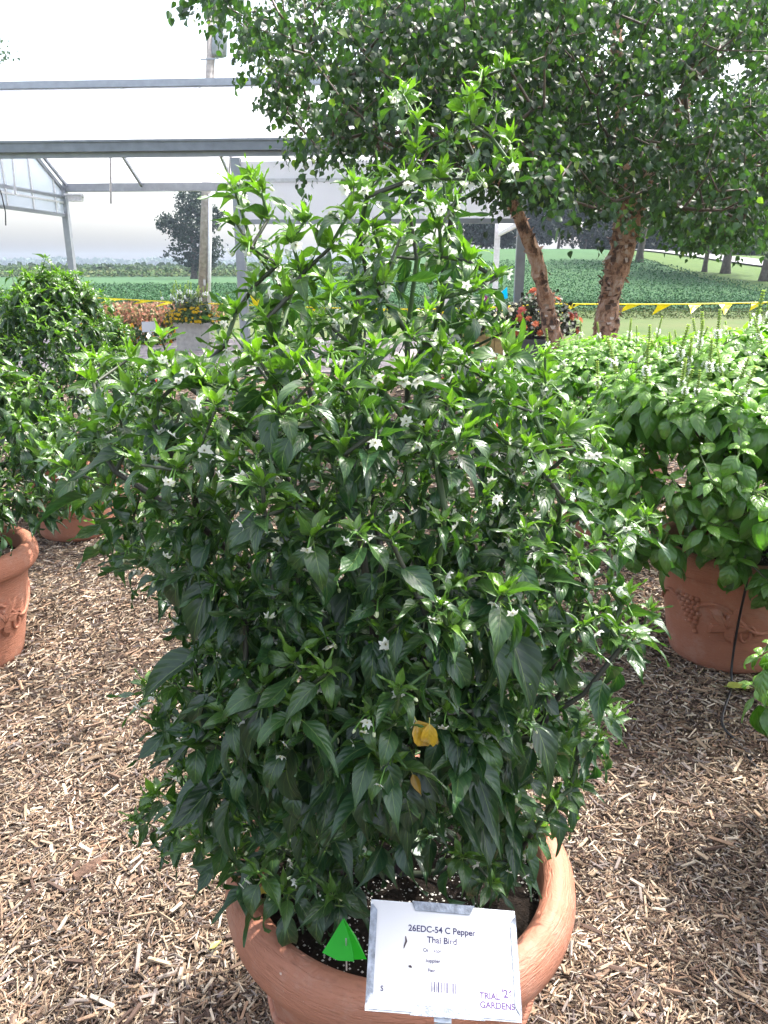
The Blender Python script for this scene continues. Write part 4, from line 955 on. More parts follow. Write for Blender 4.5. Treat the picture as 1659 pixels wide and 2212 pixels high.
def greenhouse():
    rc = at(1112, 788, 12.7); yaw = R(-4.0)
    root = empty('greenhouse', (float(rc[0]), float(rc[1]), 0), 'open sided grey framed greenhouse with a white gable roof behind the pepper plants', 'greenhouse', None, yaw)
    # local axes: x to the left is negative along the eave, y to the back
    Lx, Wd, ze, zr = 12.5, 5.4, 3.25, 4.70; xl = -9.85
    # roof sheets with ribs between
    def rail(name, a, b, w, h, m=M_frame): return MB().bar(a, b, w, h).build(name, m, root)
    rail('gutter', (-13, -.12, ze + .06), (.1, -.12, ze + .06), .16, .14, M_frame_d)
    rail('gutter_lip', (-13, -.215, ze + .135), (.1, -.215, ze + .135), .02, .03, M_frame_d)
    rail('eave_beam', (-13, -.05, ze - .045), (.1, -.05, ze - .045), .07, .07)
    rail('back_gutter', (xl, Wd + .05, ze), (.1, Wd + .05, ze), .14, .17)
    rail('ridge_beam', (-13, Wd / 2, zr + .06), (.1, Wd / 2, zr + .06), .16, .12)
    n = 9; xs = np.linspace(-13, .1, n + 1)
    for i in range(n):
        for y0, y1, z0, z1 in ((-.10, Wd / 2, ze + .14, zr),):
            x0, x1 = xs[i] + .01, xs[i + 1] - .01; d = .012
            V = [[x0, y0, z0], [x1, y0, z0], [x1, y1, z1], [x0, y1, z1]]; V += [[a, b, c + d] for a, b, c in V]
            MB().add(V, [[3, 2, 1, 0], [4, 5, 6, 7], [0, 1, 5, 4], [1, 2, 6, 5], [2, 3, 7, 6], [3, 0, 4, 7]]).build('roof_panel', M_poly, root)
            if x1 > xl:
                x0 = max(x0, xl)
                V = [[x0, Wd / 2, zr], [x1, Wd / 2, zr], [x1, Wd + .05, ze + .1], [x0, Wd + .05, ze + .1]]; V += [[a, b, c + d] for a, b, c in V]
                MB().add(V, [[3, 2, 1, 0], [4, 5, 6, 7], [0, 1, 5, 4], [1, 2, 6, 5], [2, 3, 7, 6], [3, 0, 4, 7]]).build('roof_panel', M_poly, root)
    for x in (-8.0, -5.9, -3.8, -1.7, .05):
        rail('rafter', (x, Wd / 2, zr - .04), (x, Wd - .02, ze + .03), .05, .07)
    for x in (-6.85, -4.75):
        rail('brace_rod', (x - .0, 1.0, ze + .35), (x - .35, 1.6, ze - .62), .035, .035, M_wht)
    # posts
    for x, y, z in ((0, 0, 2.25), (-4.47, 0, ze - .1), (xl, Wd, ze), (0, Wd, ze), (-1.1, Wd * .55, 2.3)):
        rail('post', (x, y, -.05), (x, y, z), .14, .14) if y == 0 or x == xl else rail('post', (x, y, -.05), (x, y, z), .12, .12, M_wht)
    # front upper wall of white panels
    zb = 2.22
    rail('wall_rail', (-4.40, 0, zb), (.07, 0, zb), .06, .07); rail('wall_rail', (-4.40, 0, ze - .42), (-2.72, 0, ze - .42), .05, .045, M_wht); rail('wall_rail', (-2.68, 0, ze - .42), (.0, 0, ze - .42), .05, .045, M_wht)
    for x0, x1 in ((-4.40, -2.74), (-2.66, -.02)):
        MB().box(((x0 + x1) / 2, .015, (zb + .04 + ze - .45) / 2), (x1 - x0, .012, ze - .45 - zb - .04)).build('wall_panel', M_poly, root); MB().box(((x0 + x1) / 2, .015, ze - .27), (x1 - x0, .012, .25)).build('wall_panel', M_poly, root)
    rail('wall_post', (-2.7, 0, zb + .04), (-2.7, 0, ze - .14), .07, .07); rail('wall_post', (.03, 0, zb + .04), (.03, 0, ze - .14), .07, .07)
    # right gable wall: white strip along the bottom
    rail('gable_rail', (.03, .1, zb), (.03, Wd, zb), .05, .07, M_wht)
    MB().box((.03, Wd / 2, (zb + ze) / 2), (.012, Wd - .15, ze - zb - .1)).build('gable_panel', M_poly, root)
    # left gable end: clear sheets in a truss
    za = 2.66
    rail('gable_rail', (xl, 0, za), (xl, Wd - .08, za), .06, .07); rail('gable_rail', (xl, 0, ze - .2), (xl, Wd - .08, ze - .2), .05, .06); rail('gable_rail', (xl, 0.1, ze - .32), (xl, Wd - .08, ze - .32), .04, .04, M_wht)
    rail('gable_rafter', (xl, Wd / 2, zr - .08), (xl, Wd - .08, ze - .02), .06, .09); rail('gable_rafter', (xl + .12, Wd / 2, zr - .03), (xl + .12, Wd - .08, ze + .05), .05, .06)
    for y in (4.95, 3.95, 2.9, 1.9, .9): zt = min(zr - .1, ze + (zr - ze) * (1 - abs(y - Wd / 2) / (Wd / 2))) - .06; rail('mullion', (xl, y, za + .04), (xl, y, zt), .045, .045, M_wht)
    ys = [Wd - .08, 4.95, 3.95, 2.9, 1.9]
    for y1, y0 in zip(ys[:-1], ys[1:]):
        f = lambda y: ze + (zr - ze) * (1 - abs(y - Wd / 2) / (Wd / 2)) - .1
        V = [[xl, y0 + .03, za + .04], [xl, y1 - .03, za + .04], [xl, y1 - .03, f(y1 - .03)], [xl, y0 + .03, f(y0 + .03)]]; V += [[a + .008, b, c] for a, b, c in V]
        MB().add(V, [[3, 2, 1, 0], [4, 5, 6, 7], [0, 1, 5, 4], [1, 2, 6, 5], [2, 3, 7, 6], [3, 0, 4, 7]]).build('gable_pane', M_clear, root)
    rail('brace_rod', (xl + .1, 3.2, ze + .75), (xl + .15, 3.0, za + .25), .035, .035, M_wht)
    m = MB(); m.box((xl + .32, Wd - .1, ze - .22), (.30, .16, .16)); m.box((xl + .32, Wd - .19, ze - .16), (.42, .06, .04)); m.tube([(xl + .12, Wd - .1, ze - .2), (xl + .52, Wd - .1, ze - .2)], .035, 8); m.build('vent_motor', M_wht, root)
    cb = MB(); cb.tube([(xl + .05, 2.6, ze - .25), (xl + .06, 2.65, za + .2), (xl + .1, 2.62, za - .1), (xl + .08, 2.6, za - .35)], .012, 5); cb.build('cable', M_hose, root)
greenhouse()

# ================================================================== POLE, LINE, STAKES
M_wood = simple('weathered_pole', (.34, .31, .29), .85, var=.25, scale=12, bump=.3)
def utility_pole():
    b = on_ground(437, 700); top = at(458, 28, b[1]); root = empty('utility_pole', tuple(b), 'grey wooden utility pole carrying a transformer above the greenhouse roof', 'utility pole')
    d = top - b; MB().tube([np.zeros(3), d * .5, d], [.155, .13, .105], 14).build('pole', M_wood, root, True)
    t = at(475, 60, b[1]) - b; t2 = at(473, 122, b[1]) - b; tm = MB().tube([t2, t2 + [0, 0, .03], t, t + [0, 0, .05]], [.17, .20, .20, .16], 16); o = tm.build('transformer', M_frame, root, True)
    MB().tube([t + [0, 0, .05], t + [0, 0, .18]], [.03, .02], 8).build('insulator', M_wht, o, True)
    c = at(457, 132, b[1]) - b; MB().bar(c - [.25, .16, 0], c + [.22, -.16, .02], .03).build('bracket', M_frame, root)
    c = at(440, 610, b[1]) - b; MB().box(c + [.06, -.16, 0], (.06, .01, .16)).build('number_plate', M_card, root)
    # pale conduit running down the side
    c0 = at(445, 690, b[1]) - b; c1 = at(448, 420, b[1]) - b; MB().tube([c0 + [.1, -.1, 0], c1 + [.1, -.1, 0]], .05, 8).build('conduit', M_wht, root, True)
utility_pole()
def pennants():
    A = at(150, 640, 15.5); B_ = at(830, 668, 14.6); C_ = at(1195, 656, 14.3); D_ = at(1760, 650, 14.0)
    root = empty('pennant_line', tuple(A), 'line of yellow plastic pennants strung between the plants and the field', 'pennant line'); L = -A
    pts = []
    for a, b in ((A, B_), (B_, C_), (C_, D_)):
        for t in np.linspace(0, 1, 9)[:-1]: pts.append(a + (b - a) * t + [0, 0, -.03 * math.sin(math.pi * t)])
    pts.append(D_); mb = MB(); mb.tube([p + L for p in pts], .011, 6, False); V = mb.V[0]; o = mb.build('cord', M_plastic, root); o.color = (.85, .74, .02, 1)
    cum = [0]
    for a, b in zip(pts[:-1], pts[1:]): cum.append(cum[-1] + np.linalg.norm(b - a))
    s = .35; k = 0
    while s < cum[-1] - .4:
        i = np.searchsorted(cum, s) - 1; i = max(i, 0); t = (s - cum[i]) / (cum[i + 1] - cum[i]); p = pts[i] * (1 - t) + pts[i + 1] * t; d = pts[i + 1] - pts[i]; d /= np.linalg.norm(d)
        W_ = .26; dn = np.array([-.20 + rng.normal() * .10, -.10 + rng.normal() * .08, -.10 - .16 * rng.random()]); 
        if k == 6: dn = np.array([-.22, 0, .30])
        if p[0] < 0 and k != 6: dn[2] *= .35; dn[0] = -.3; W_ = .22
        a, b = p + L, p + d * W_ + L; tip = (a + b) / 2 + dn; m1 = (a + tip) / 2 + [0, -.03, .01]; m2 = (b + tip) / 2 + [0, .02, .0]
        V = np.array([a, (a + b) / 2 + [0, .0, -.004], b, m1, (m1 + m2) / 2 + [0, .02, 0], m2, tip]); V2 = V + [0, .003, 0]
        q = MB().add(np.concatenate([V, V2]), [[0, 1, 4, 3], [1, 2, 5, 4], [3, 4, 6], [4, 5, 6], [10, 11, 8, 7], [11, 12, 9, 8], [13, 11, 10], [13, 12, 11]]).build('pennant', M_plastic, root); q.color = (.90, .78, .015, 1)
        s += .56 + rng.normal() * .05; k += 1
pennants()
p = on_ground(152, 700); q = at(156, 603, p[1]); o = MB().bar((0, 0, 0), tuple(q - p), .05, .03).build('fence_stake', simple('dark_green_metal', (.03, .05, .05), .5), None); o.location = p; tag(o, 'thin dark metal stake at the left end of the yellow pennant line', 'stake')
mb = MB(); mb.box((0, 0, .0), (.28, .01, .2)); mb.bar((0, 0, -.1), (0, 0, -.6), .03, .01); o = mb.build('garden_sign', M_card, None); o.location = tuple(at(323, 706, 15)); o.rotation_euler = (R(-20), 0, .2); tag(o, 'small white sign standing low in front of the dried flower bed', 'sign')

# ================================================================== FLOWER BEDS AND PLANTERS
def bloom_mesh(n=8, layers=2):
    V, F_ = [], []
    for ly in range(layers):
        for k in range(n):
            a = 2 * math.pi * k / n + ly * .4; d = np.array([math.cos(a), math.sin(a), 0]); s = np.array([-d[1], d[0], 0]); r_ = 1 - .35 * ly; b = len(V)
            V += [[0, 0, .05 * ly], d * .55 * r_ - s * .28 * r_ + [0, 0, .2 + .2 * ly], d * r_ + [0, 0, .1 + .35 * ly], d * .55 * r_ + s * .28 * r_ + [0, 0, .2 + .2 * ly]]; F_.append([b, b + 1, b + 2, b + 3])
    return mkmesh('bloom', np.array(V, float), F_, M_petal)
BLOOM = bloom_mesh()
def flowering(name, label, cat, c, rad, leafc, blooms, nleaf, ls, shape='dome', group=None, lmat=M_far):
    root = empty(name, tuple(c), label, cat, group); Ms, T = [[], []], [[], []]
    for i in range(nleaf):
        d = rng.normal(size=3); d /= np.linalg.norm(d); d[2] = abs(d[2]) if shape == 'dome' else d[2]; q = rng.random() ** .4 * (1 + .12 * math.sin(4 * d[0] + 5 * d[1])); P = np.array(c) + d * np.array(rad) * q
        k = int(rng.integers(2)); Ms[k].append(leafM(P, rng.normal(size=3) + [0, -.3, .3], d + [0, 0, .5] + rng.normal(size=3) * .5, ls * rng.uniform(.6, 1.4))); T[k].append(np.array(leafc) * rng.uniform(.5, 1.5))
    join_instances('foliage', [(tuft[k], np.array(Ms[k]), np.array(T[k])) for k in range(2)], lmat, root, smooth=False)
    for n, s, colr in blooms:
        for i in range(n):
            d = rng.normal(size=3); d[2] = abs(d[2]); d[1] = -abs(d[1]) if rng.random() < .8 else d[1]; d /= np.linalg.norm(d); P = np.array(c) + d * np.array(rad) * rng.uniform(.93, 1.08)
            o = bpy.data.objects.new('bloom', BLOOM); col.objects.link(o); o.parent = root; M_ = leafM(P, d + [0, -.4, .2] + rng.normal(size=3) * .3, np.array([0, .3, 1.]), s * rng.uniform(.7, 1.2))
            R_ = np.eye(4); R_[:3, 0] = M_[:3, 1]; R_[:3, 1] = M_[:3, 2]; R_[:3, 2] = M_[:3, 0]; R_[:3, 3] = M_[:3, 3]; o.matrix_basis = Matrix.Translation(-root.location) @ Matrix(R_.tolist()); o.color = (*(np.array(colr) * rng.uniform(.8, 1.2)), 1)
    return root
def box_planter(label, c, w, d, h, m, slats=False):
    root = empty('planter_box', tuple(c), label, 'planter')
    t = .03; a = MB()
    if slats:
        n = int(w / .12)
        for i in range(n): MB().box((-w / 2 + (i + .5) * w / n, -d / 2, h / 2), (w / n - .008, t, h)).build('board', m, root)
        MB().box((0, d / 2, h / 2), (w, t, h)).build('board', m, root)
        for s in (-1, 1): MB().box((s * (w / 2 - .0), .0, h / 2), (t, d - .05, h)).build('board', m, root)
    else:
        for s in (-1, 1): a.box((0, s * (d / 2 - t / 2), h / 2), (w, t, h)); a.box((s * (w / 2 - t / 2), 0, h / 2), (t, d - 2 * t, h))
        a.build('box', m, root); r_ = MB()
        for s in (-1, 1): r_.box((0, s * d / 2, h - .03), (w + .06, .05, .06)); r_.box((s * w / 2, 0, h - .03), (.05, d - .06, .06))
        r_.build('rim', m, root)
    MB().box((0, 0, h - .07), (w - .07, d - .07, .02)).build('soil', M_soil, root); return root
# dried, coral coloured flower bed in front of the field
c = on_ground(250, 700); 
def spikes_bed(label, x0, x1, y0, y1, n, h, cols, name='flower_bed'):
    root = empty(name, ((x0 + x1) / 2, y0, 0), label, 'flower bed'); Ms, T = [[], []], [[], []]
    for i in range(n):
        x = rng.uniform(x0, x1); y = rng.uniform(y0, y1); hh = h * rng.uniform(.5, 1.1)
        for _ in range(3):
            k = int(rng.integers(2)); z = rng.uniform(.1, 1) * hh; Ms[k].append(leafM(np.array([x, y, z]) + rng.normal(size=3) * .04, np.array([rng.normal() * .6, rng.normal() * .6, 1.]), rng.normal(size=3), rng.uniform(.05, .11))); j = rng.integers(len(cols)) if z > .35 * hh or rng.random() < .5 else 0
            T[k].append(np.array(cols[j]) * rng.uniform(.6, 1.3))
    join_instances('flower_spikes', [(tuft[k], np.array(Ms[k]), np.array(T[k])) for k in range(2)], M_far, root, smooth=False)
spikes_bed('bed of dried coral brown flower stalks in front of the green field', -8.9, -4.9, 20.5, 24, 9000, .45, [(.10, .12, .05), (.50, .20, .13), (.45, .23, .14), (.38, .25, .14), (.30, .16, .10), (.22, .2, .08)])
spikes_bed('low green bed with orange and white blooms beside the dried flowers', -6.6, -4.4, 15.5, 17, 1400, .25, [(.05, .09, .03), (.05, .1, .03), (.05, .1, .03), (.7, .3, .03), (.5, .5, .48)])
M_creamp = simple('cream_planter', (.40, .38, .35), .7); M_woodp = simple('yellow_wood_planter', (.42, .30, .13), .7, var=.3, scale=14); M_greyp = simple('dark_grey_planter', (.09, .09, .10), .6)
c = on_ground(425, 760); h = .55; box_planter('pale grey box planter holding yellow marigolds by the utility pole', c, .62, .45, h, M_creamp)
flowering('marigold_plant', 'mound of yellow marigolds in the pale grey planter', 'marigolds', (c[0] - .02, c[1] - .05, h), (.52, .36, .26), (.06, .11, .03), [(80, .036, (.60, .42, .015))], 900, .05)
r_ = flowering('salvia_plant', 'tall white flowering salvia behind the yellow marigolds', 'salvia', (c[0] - .12, c[1] + .2, h + .1), (.42, .3, .45), (.10, .15, .09), [(0, 0, (1, 1, 1))], 700, .06)
for k in range(26):
    b = np.array([c[0] - .15 + rng.normal() * .24, c[1] + .1 + rng.normal() * .1, h + .25 + rng.random() * .2]); put(SPIKE, 'flower_spike', r_, b, np.array([rng.normal() * .25, rng.normal() * .2, 1]), rng.uniform(.2, .38), (1.5, 1.45, 1.6))
for u, v, lab in ((372, 800, 'purple'), (292, 835, 'left')):
    pass
c = on_ground(318, 838); flowering('petunia_plant', 'purple and red petunias on the ground seen between two pepper plants on the left', 'petunias', c, (.62, .35, .26), (.05, .10, .04), [(46, .035, (.10, .02, .42)), (14, .035, (.75, .03, .03)), (10, .03, (.75, .72, .8))], 700, .05)
c = on_ground(1035, 845); flowering('petunia_plant', 'purple and red petunias on the ground beneath the grey corner post', 'petunias', c, (.85, .4, .36), (.06, .12, .05), [(70, .038, (.12, .025, .45)), (14, .038, (.75, .02, .08)), (10, .03, (.8, .75, .82))], 1000, .05)
c = on_ground(1010, 955); flowering('petunia_plant', 'white and red petunias nearest behind the pepper plant', 'petunias', c, (.7, .3, .28), (.06, .12, .05), [(26, .03, (.8, .76, .84)), (12, .03, (.75, .02, .08)), (14, .03, (.12, .03, .4))], 700, .045)
c = on_ground(1025, 800); box_planter('yellowish wooden tub planter left of the grey corner post', c, .75, .6, .62, M_woodp, True)
flowering('zinnia_plant', 'white and pink flowers over the yellowish wooden planter', 'flowers', (c[0] + .02, c[1] + .1, .6), (.85, .5, .48), (.035, .07, .03), [(60, .045, (.78, .76, .62)), (14, .045, (.55, .10, .22)), (6, .06, (.25, .02, .2)), (18, .03, (.85, .85, .85))], 1500, .055)
c = on_ground(1150, 800); box_planter('dark grey planter right of the grey corner post', c, .7, .6, .5, M_greyp)
flowering('dahlia_plant', 'dark leaved dahlias with orange flowers beside the birch trunk', 'dahlias', (c[0] + .05, c[1], .55), (.62, .45, .62), (.028, .035, .018), [(20, .065, (.62, .20, .10)), (7, .07, (.5, .14, .12)), (26, .03, (.5, .5, .48))], 1300, .06)
c = at(1083, 632, 13.2); root = empty('marker_flag', (c[0], c[1], 0), 'bright blue marker flag above the flowers near the grey corner post', 'marker flag')
z = c[2]; o = MB().add([[-.13, 0, z + .05], [0, .02, z + .0], [.09, 0, z + .09], [.11, .01, z - .09], [.0, .0, z - .12], [-.09, 0, z - .14]], [[0, 1, 4, 5], [1, 2, 3, 4]]).build('flag_sheet', M_plastic, root); o.color = (.0, .38, .75, 1)
MB().tube([(0, .02, 0), (0, .02, z + .02)], .006, 5).build('wire', M_galv, root)

# brick paving by the greenhouse
pav = sheet('paving', np.linspace(-9, 3.6, 14), np.linspace(11.5, 17.5, 8), .012, M_pave)
M_brick = tintmat('paver', .85, 0, .2, nvar=.2, bscale=30)
def pavers():
    me = mkmesh('paver', MB().box((0, 0, .02), (.29, .19, .035)).V[0], [[0, 2, 3, 1], [4, 5, 7, 6], [0, 1, 5, 4], [1, 3, 7, 5], [3, 2, 6, 7], [2, 0, 4, 6]], M_brick)
    P = []
    for j, y in enumerate(np.arange(11.6, 17.4, .2)):
        for x in np.arange(-8.9 + (j % 2) * .15, 3.5, .3): P.append((x, y))
    P = np.array(P); u, v, D = proj(np.concatenate([P, np.full((len(P), 1), .03)], 1)); win = (((u > 270) & (u < 500)) | ((u > 950) & (u < 1110)))
    order = np.argsort(np.where(win, D, 1e3)); ind = order[:300]; base = np.zeros((4, 4))
    for i in ind:
        g = rng.uniform(.8, 1.2); o = bpy.data.objects.new('paver', me); col.objects.link(o); o.parent = pav; o.location = (P[i][0], P[i][1], .012 + rng.uniform(-.003, .004)); o.color = (.30 * g, .26 * g, .26 * g, 1)
    rest = order[300:]; Mx = np.zeros((len(rest), 4, 4)); Mx[:] = np.eye(4); Mx[:, 0, 3] = P[rest, 0]; Mx[:, 1, 3] = P[rest, 1]; Mx[:, 2, 3] = .012
    pr = Proto(MB().box((0, 0, .02), (.29, .19, .035)).V[0], np.array([[4, 5, 7, 6], [0, 1, 5, 4], [1, 3, 7, 5], [3, 2, 6, 7], [2, 0, 4, 6]]))
    o = join_instances('paving_bricks', [(pr, Mx, np.tile([[.30, .26, .26]], (len(rest), 1)) * rng.uniform(.8, 1.2, (len(rest), 1)))], M_brick, None, smooth=False); o.parent = pav
pavers()

# ================================================================== FIELD CROP, TREES, TREELINE
def scatter(name, n, xr, yr, h, size, cols, z0=0., parent=None, dist=None):
    x = rng.uniform(*xr, n); y = yr[0] + (yr[1] - yr[0]) * rng.random(n) ** (dist or 1.); z = hill(x, y) + z0 + rng.random(n) ** .5 * h; Ms = []; 
    d = rng.normal(size=(n, 3)); d[:, 2] = np.abs(d[:, 2]) * .4; d /= np.linalg.norm(d, axis=1)[:, None]; up = rng.normal(size=(n, 3)) * .5 + [0, -.3, 1]; up -= d * np.sum(up * d, 1)[:, None]; up /= np.linalg.norm(up, axis=1)[:, None]; s = np.cross(up, d); sz = rng.uniform(*size, n)
    sz = sz * (1 + np.maximum(0, y - yr[0]) / 40)
    M_ = np.zeros((n, 4, 4)); M_[:, 3, 3] = 1; M_[:, :3, 0] = d * sz[:, None]; M_[:, :3, 1] = s * sz[:, None]; M_[:, :3, 2] = up * sz[:, None]; M_[:, 0, 3] = x; M_[:, 1, 3] = y; M_[:, 2, 3] = z
    T = np.array(cols)[rng.integers(len(cols), size=n)] * rng.uniform(.7, 1.3, (n, 1)); k = rng.integers(2, size=n)
    return join_instances(name, [(tuft[j], M_[k == j], T[k == j]) for j in range(2)], M_crop, None, smooth=False)
M_crop = tintmat('crop_leaf', .8, .15, .08)
o = scatter('soybean_plants', 90000, (-22, 20), (29, 60), .36, (.045, .085), [(.03, .08, .03), (.035, .085, .035), (.03, .075, .03), (.04, .10, .045), (.06, .12, .07)], .02, dist=2.4); tag(o, kind='stuff')
o = scatter('grass', 26000, (-14, 22), (24, 30), .06, (.03, .07), [(.04, .07, .02), (.06, .09, .028), (.08, .09, .036)], 0); tag(o, kind='stuff')
o = scatter('weed_strip', 16000, (-90, 10), (118, 150), .8, (.3, .6), [(.06, .10, .04), (.08, .12, .045), (.05, .09, .035), (.10, .12, .05)], 0); tag(o, kind='stuff')
o = scatter('cornfield', 16000, (-200, 10), (160, 215), 1.25, (.5, .9), [(.05, .09, .035), (.065, .10, .04)], 0); tag(o, kind='stuff')
M_trunk = simple('dark_trunk', (.09, .075, .06), .9, var=.4, scale=6, bump=.4)
def tree(name, label, cat, base, H, trunk_r, blobs, n, ls, tint, group=None, crown_low=.25, clump=.3):
    """blobs: (dx, dy, z, rx, ry, rz) relative to base"""
    base = np.array(base, float); root = empty(name, tuple(base), label, cat, group); mb = MB(); top = np.array([blobs[0][0] * .3, 0, H * .8])
    mb.tube([[0, 0, -.3], [0, 0, H * .05], [.02 * H, 0, H * .3], top], [trunk_r * 1.5, trunk_r, trunk_r * .75, trunk_r * .25], 9)
    for b in blobs:
        c = np.array(b[:3]); s = np.array([0, 0, max(H * .15, min(c[2] - b[5] * .6, H * .55))]); mb.tube([s, (s + c) / 2 + [0, 0, .05 * H * .2], c], [trunk_r * .45, trunk_r * .28, trunk_r * .1], 5)
    mb.build('trunk', M_trunk, root, True)
    vol = np.array([b[3] * b[4] * b[5] for b in blobs]) ** .67; k = rng.choice(len(blobs), n, p=vol / vol.sum()); B = np.array(blobs)[k]
    nc = max(20, n // 26); cc = rng.normal(size=(nc, 3)); cc /= np.linalg.norm(cc, axis=1)[:, None]; cq = rng.random(nc) ** .33; kc = rng.choice(len(blobs), nc, p=vol / vol.sum()); Bc = np.array(blobs)[kc]
    C = Bc[:, :3] + cc * cq[:, None] * Bc[:, 3:]; ci = rng.integers(nc, size=n); sp = clump * np.mean(Bc[:, 3:], axis=1)[ci]
    P = C[ci] + rng.normal(size=(n, 3)) * sp[:, None] * [1, 1, .6] * .55
    d = rng.normal(size=(n, 3)); d[:, 2] -= .3; d /= np.linalg.norm(d, axis=1)[:, None]; up = rng.normal(size=(n, 3)) + [0, 0, .8]; up -= d * np.sum(up * d, 1)[:, None]; up /= np.linalg.norm(up, axis=1)[:, None]; s = np.cross(up, d); sz = ls * rng.uniform(.5, 1.4, n)
    M_ = np.zeros((n, 4, 4)); M_[:, 3, 3] = 1; M_[:, :3, 0] = d * sz[:, None]; M_[:, :3, 1] = s * sz[:, None]; M_[:, :3, 2] = up * sz[:, None]; M_[:, :3, 3] = P + base
    ct = rng.uniform(.75, 1.25, nc); T = np.array(tint)[None] * ct[ci][:, None] * rng.uniform(.8, 1.2, (n, 1)); kk = rng.integers(2, size=n)
    join_instances('crown', [(tuft[j], M_[kk == j], T[kk == j]) for j in range(2)], M_far, root, smooth=False)
    return root
def gp(u, v, Y):   # point on the hillside
    p = at(u, v, Y); return np.array([p[0], p[1], float(hill(p[0], p[1]))])
OAK = (.020, .040, .022)
b = gp(418, 578, 105); tree('oak_tree', 'lone dark oak standing in the field left of centre', 'oak tree', b, 11.5, .42, [(0, 0, 6.5, 2.8, 2.8, 2.6), (.3, 0, 9.6, 2.0, 2.0, 1.7), (-2.6, 0, 6.6, 1.6, 1.6, 1.3), (2.4, .5, 7.4, 1.9, 1.9, 1.6), (-1.6, .3, 3.2, 2.0, 2.0, 1.5), (2.0, 0, 3.8, 2.1, 2.1, 1.7), (1.0, 0, 1.9, 2.1, 2, 1.0)], 9000, .30, OAK)
b = gp(-40, 600, 40); tree('tree', 'pale tree top showing above the roof ridge at the left edge', 'tree', b, 12.2, .3, [(0, 0, 10.2, 2.8, 2.5, 1.9), (1.6, 0, 10.4, 1.5, 1.5, .9), (-1, 0, 8.6, 2.8, 2.5, 1.6)], 1700, .16, (.10, .16, .09))
# trees beyond the crest on the right
spec = [(1050, 546, 96, 6.5, 3.6, 1.2), (1085, 546, 100, 9.5, 2.6, 1.6), (1150, 546, 102, 11.0, 2.4, 1.8), (1205, 546, 106, 10.0, 1.3, 3.5), (1262, 548, 108, 13.5, 3.4, 2.0), (1300, 548, 112, 11.0, 2.6, 1.4), (1348, 548, 104, 12.0, 2.6, 1.6)]
names = ['low dark rounded tree just right of the grey corner post', 'blue green tree partly behind the leaning birch trunk', 'tall hazy tree in the gap between the birch trunks', 'slim tree with a bare lower trunk in the gap between the birch trunks', 'widest blue green tree standing on the crest of the field', 'bushy tree just left of the forked birch trunk', 'tall tree directly behind the forked birch trunk']
for (u, v, Y, H, w, low), nm in zip(spec, names):
    b = gp(u, v, Y); bl = [(0, 0, low + (H - low) * .5, w, w, (H - low) * .5)]
    for k in range(5): a = rng.uniform(0, 6.28); bl.append((w * .55 * math.cos(a), w * .5 * math.sin(a), low + (H - low) * rng.uniform(.25, .85), w * .55, w * .5, (H - low) * .22))
    bl += [(-.5 * w, .3, low + .6, w * .75, w * .6, 1.3), (.5 * w, -.2, low + .5, w * .75, w * .6, 1.3)]
    tree('tree', nm, 'tree', b, H, .2, bl, 9500, .38, (.016, .034, .022), 'trees on the crest of the field')
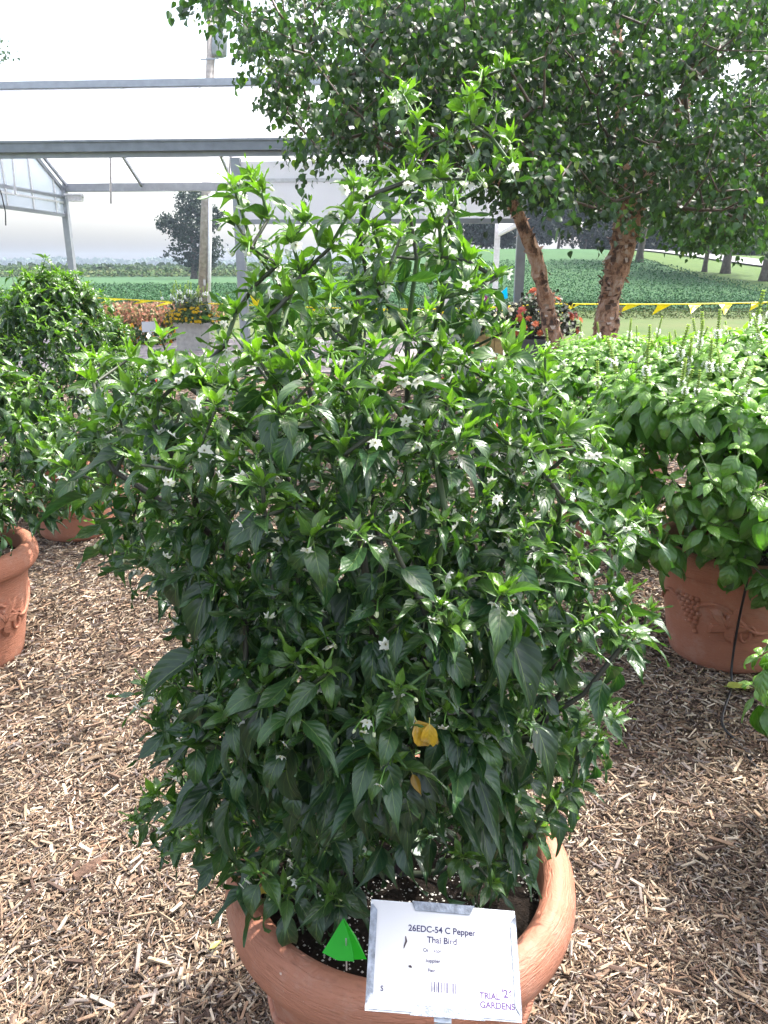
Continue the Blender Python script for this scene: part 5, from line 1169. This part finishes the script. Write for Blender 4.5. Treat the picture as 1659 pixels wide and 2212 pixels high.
# nearer trees along the road on the right
spec = [(1381, 566, 62, 13, 3.6, 4.4, .27, 'road tree with a straight bare trunk just right of the forked birch'), (1522, 584, 54, 11, 2.6, 3.8, .16, 'slimmest of the roadside trees standing in the grass'), (1567, 588, 53, 13, 3.2, 4.2, .28, 'roadside tree with a thick trunk between the slimmest one and the right edge'), (1655, 600, 48, 13, 3.4, 4.0, .34, 'roadside tree cut by the right edge of the photo')]
for u, v, Y, H, w, low, tr_, nm in spec:
    b = gp(u, v, Y); bl = [(0, 0, H * .66, w, w, H * .3)]
    for k in range(6): a = rng.uniform(0, 6.28); bl.append((w * .8 * math.cos(a), w * .7 * math.sin(a), low + (H - low) * rng.uniform(.1, .8), w * .6, w * .6, H * .13))
    tree('tree', nm, 'tree', b, H, tr_, bl, 7000, .24, (.020, .045, .016), 'trees along the road')
def mass(name, xs, y, h, n, size, tint, kind='stuff', fn=None, depth=10):
    x = rng.uniform(xs[0], xs[1], n); yy = y + rng.uniform(0, depth, n); hh = h * (.62 + .38 * (fn(x) if fn else 1)); z = hill(x, yy) + hh * rng.random(n)
    d = rng.normal(size=(n, 3)); d /= np.linalg.norm(d, axis=1)[:, None]; up = np.cross(d, rng.normal(size=(n, 3))); up /= np.linalg.norm(up, axis=1)[:, None]; s = np.cross(up, d); sz = rng.uniform(*size, n)
    M_ = np.zeros((n, 4, 4)); M_[:, 3, 3] = 1; M_[:, :3, 0] = d * sz[:, None]; M_[:, :3, 1] = s * sz[:, None]; M_[:, :3, 2] = up * sz[:, None]; M_[:, 0, 3] = x; M_[:, 1, 3] = yy; M_[:, 2, 3] = z
    o = join_instances(name, [(tuft[0], M_, np.array(tint)[None] * rng.uniform(.7, 1.3, (n, 1)))], M_far, None, smooth=False); tag(o, kind=kind); return o
wav = lambda x: .5 + .25 * np.sin(x * .051) + .25 * np.sin(x * .133 + 2) + .2 * np.sin(x * .31 + 1)
mass('treeline', (-620, 560), 820, 9, 30000, (2, 5), (.05, .09, .045), fn=wav, depth=40)
mass('woods', (30, 110), 92, 13, 26000, (.5, 1.1), (.014, .026, .013), fn=lambda x: .6 + .4 * np.sin(x * .5), depth=14)
for u, Y, s, lab in ((290, 152, .62, 'round pale bush in the weedy strip left of the oak'), (232, 150, .75, 'broad pale bush in the weedy strip near the greenhouse post'), (205, 158, .5, 'small bush beside the broad pale bush in the weedy strip'), (352, 150, .5, 'low bush in the weedy strip just left of the oak')):
    b = gp(u, 590, Y); root = empty('bush', tuple(b), lab, 'bush', 'bushes in the far weedy strip'); tmp = []
    n = 700; d = rng.normal(size=(n, 3)); d /= np.linalg.norm(d, axis=1)[:, None]; P = b + d * np.array([2.6, 1.5, 1.3]) * s * rng.random((n, 1)) ** .4 + [0, 0, 1.4 * s]
    Ms = np.array([leafM(p_, rng.normal(size=3), rng.normal(size=3), .4) for p_ in P]); join_instances('foliage', [(tuft[0], Ms, np.tile([[.06, .10, .045]], (n, 1)) * rng.uniform(.7, 1.3, (n, 1)))], M_far, root, smooth=False)

finish_plants()

# ================================================================== AIR
hz = MB().box((0, 420, 7.7), (1900, 1100, 17.8)).build('haze', None, None); hz['kind'] = 'stuff'
m = bpy.data.materials.new('haze'); m.use_nodes = True; nn = m.node_tree.nodes; nn.remove(nn['Principled BSDF'])
pv = nn.new('ShaderNodeVolumePrincipled'); pv.inputs['Color'].default_value = (.70, .82, 1, 1); pv.inputs['Density'].default_value = .00045; pv.inputs['Anisotropy'].default_value = .3
m.node_tree.links.new(pv.outputs[0], nn['Material Output'].inputs['Volume']); hz.data.materials.append(m)
print('objects', len(bpy.data.objects), 'tris', sum((len(o.data.loops) - 2 * len(o.data.polygons)) for o in bpy.data.objects if o.type == 'MESH'))
